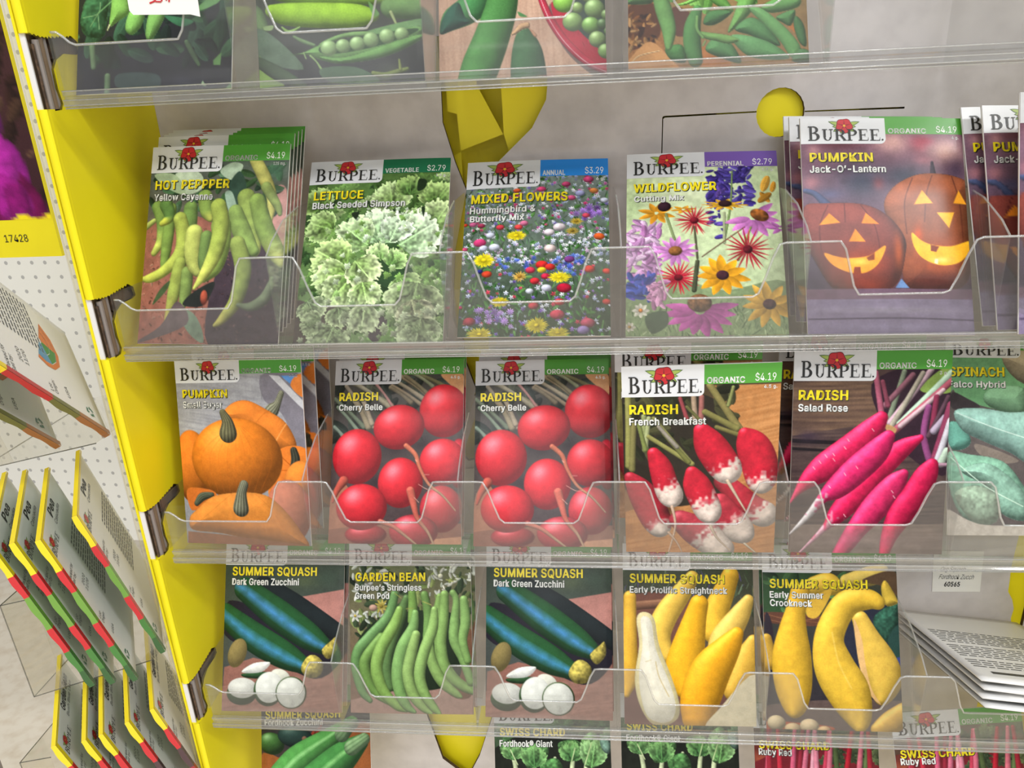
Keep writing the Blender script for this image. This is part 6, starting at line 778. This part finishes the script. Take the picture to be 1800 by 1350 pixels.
for t in [('clear pocket of the middle height holding the pea packets on the left flank', (-0.1075, -0.015, -0.1925), (-0.1055, -0.015, -0.2635), (-0.0815, -0.015, -0.2547), (-0.0835, -0.015, -0.1865), 0.11), ('clear pocket at the bottom left holding the bean packets', (-0.1325, -0.015, -0.3213), (-0.1305, -0.015, -0.3923), (-0.1065, -0.015, -0.3835), (-0.1085, -0.015, -0.3153), 0.11), ('clear pocket at the upper left holding two large packets', (-0.1029, -0.015, -0.0498), (-0.0929, -0.015, -0.0998), (-0.0689, -0.015, -0.0944), (-0.0789, -0.015, -0.0438), 0.11)]: side_tray(*t)
# clear backing strip along the display's outer corner
bs_ = MB(); bs_.box((-.0153, -.003, .30), (-.0150, .10, 1.62)); bs_.box((-.0153, -.0034, .30), (-.0143, -.003, 1.62))
bo = bs_.build('clear_corner_strip', [M['sheet']]); tag(bo, 'long clear plastic strip along the yellow outer corner of the display', 'strip')
# ------------------------------------------------------------------ neighbouring sign, pegboard wall, floor
sg = empty('header_card', 'yellow card printed 17428 below a large magenta flower, left edge', 'sign', (-.36, .30, ZF + .1))
m = MB(); m.box((-.18, 0, -.136), (.122, .004, .35)); b0 = part('card', m.mesh('card', [M['yel']]), sg)
fl = Flat(); fl.text('17428', .069, .0925, -.1215, .0068, 0, 0, 0); part('lettering', fl.mesh('lettering', [M['black']], lambda x, z, l: -.0004), sg)
fg = Paint(9).run([('G', '#5a4034', '#3a2026'), ('X', [(700, 500), (1000, 500), (1000, 1000), (700, 1000)], 60, 20, 50, ['#4a3428', '#6a4c3c', '#38241e'], 'leaf', 4), ('F', [(832, 736), (892, 745), (920, 778), (899, 825), (832, 819)], '#6a2468', {'am': 0.75, 'df': 0.35, 'noi': 0.12}), ('F', [(907, 825), (948, 851), (963, 919), (944, 931), (914, 884)], '#8a2080', {'am': 0.75, 'df': 0.35, 'noi': 0.12}), ('F', [(929, 896), (982, 949), (989, 1004), (948, 1011), (926, 955)], '#6a0f4a', {'am': 0.75, 'df': 0.35, 'noi': 0.12}), ('F', [(832, 955), (892, 981), (907, 1011), (866, 1016), (832, 1011)], '#6a0f4c', {'am': 0.75, 'df': 0.35, 'noi': 0.12}), ('F', [(832, 792), (892, 804), (929, 858), (918, 922), (873, 933), (832, 907)], '#b42ca4', {'am': 0.75, 'df': 0.35, 'noi': 0.12}), ('F', [(832, 896), (911, 910), (948, 957), (926, 1004), (854, 995), (832, 972)], '#a0208c', {'am': 0.75, 'df': 0.35, 'noi': 0.12}), ('F', [(866, 931), (926, 922), (940, 981), (907, 1016), (877, 1002)], '#82146a', {'am': 0.75, 'df': 0.35, 'noi': 0.12}), ('B', [(851, 762)], 18, 18, 0, '#d890c8', {'am': 0.6, 'df': 0.5}), ('P', [(700, 998), (860, 1000), (900, 985), (960, 998), (990, 985), (1010, 1010), (700, 1010)], '#f0dc20', {})])
gm = grid_mesh('flower_picture', fg, lambda x, z, l=0: 0.0, 96, 132)
gm.transform(Matrix.Translation((-.029, -.0003, -.101)) @ Matrix.Diagonal((3.62, 1, 3.6, 1))); part('flower_picture', gm, sg)
m = MB(); m.box((-.178, .004, -1.35), (-.160, .02, .2)); part('post', m.mesh('post', [M['grey_board']]), sg)
fm = mat('floor_vinyl', '#eee2cc', 0.55, 0.4, noise=('#dccbb0', 30, 0.45, 0.75))
m = MB(); m.box((-6, -6, -.02), (6, 6, 0)); tag(m.build('floor', [fm]), kind='structure')
pg = bpy.data.materials.new('pegboard'); pg.use_nodes = True; nt = pg.node_tree; b = nt.nodes['Principled BSDF']; tc = nt.nodes.new('ShaderNodeTexCoord'); sx = nt.nodes.new('ShaderNodeSeparateXYZ'); nt.links.new(tc.outputs['Object'], sx.inputs[0])
acc = None
for ax in ('X', 'Z'):
    d1 = nt.nodes.new('ShaderNodeMath'); d1.operation = 'DIVIDE'; d1.inputs[1].default_value = 0.0254; nt.links.new(sx.outputs[ax], d1.inputs[0])
    d2 = nt.nodes.new('ShaderNodeMath'); d2.operation = 'FRACT'; nt.links.new(d1.outputs[0], d2.inputs[0])
    d3 = nt.nodes.new('ShaderNodeMath'); d3.operation = 'SUBTRACT'; d3.inputs[1].default_value = 0.5; nt.links.new(d2.outputs[0], d3.inputs[0])
    d4 = nt.nodes.new('ShaderNodeMath'); d4.operation = 'POWER'; d4.inputs[1].default_value = 2; nt.links.new(d3.outputs[0], d4.inputs[0])
    if acc is None: acc = d4
    else:
        a = nt.nodes.new('ShaderNodeMath'); a.operation = 'ADD'; nt.links.new(acc.outputs[0], a.inputs[0]); nt.links.new(d4.outputs[0], a.inputs[1]); acc = a
lt = nt.nodes.new('ShaderNodeMath'); lt.operation = 'LESS_THAN'; lt.inputs[1].default_value = 0.018; nt.links.new(acc.outputs[0], lt.inputs[0])
mx = nt.nodes.new('ShaderNodeMix'); mx.data_type = 'RGBA'; mx.inputs[6].default_value = (.78, .78, .75, 1); mx.inputs[7].default_value = (.42, .42, .42, 1); nt.links.new(lt.outputs[0], mx.inputs[0]); nt.links.new(mx.outputs[2], b.inputs['Base Color']); b.inputs['Roughness'].default_value = .6
m = MB(); m.box((-3, 0, .55), (3, .03, 2.2)); wl = m.build('wall_back', [pg]); wl.location = (0, .80, 0); wl.rotation_euler = (0, 0, R(-4)); tag(wl, kind='structure')
m = MB(); m.box((-3, 0, 0), (3, .03, .55)); 
bpy.context.view_layer.update()
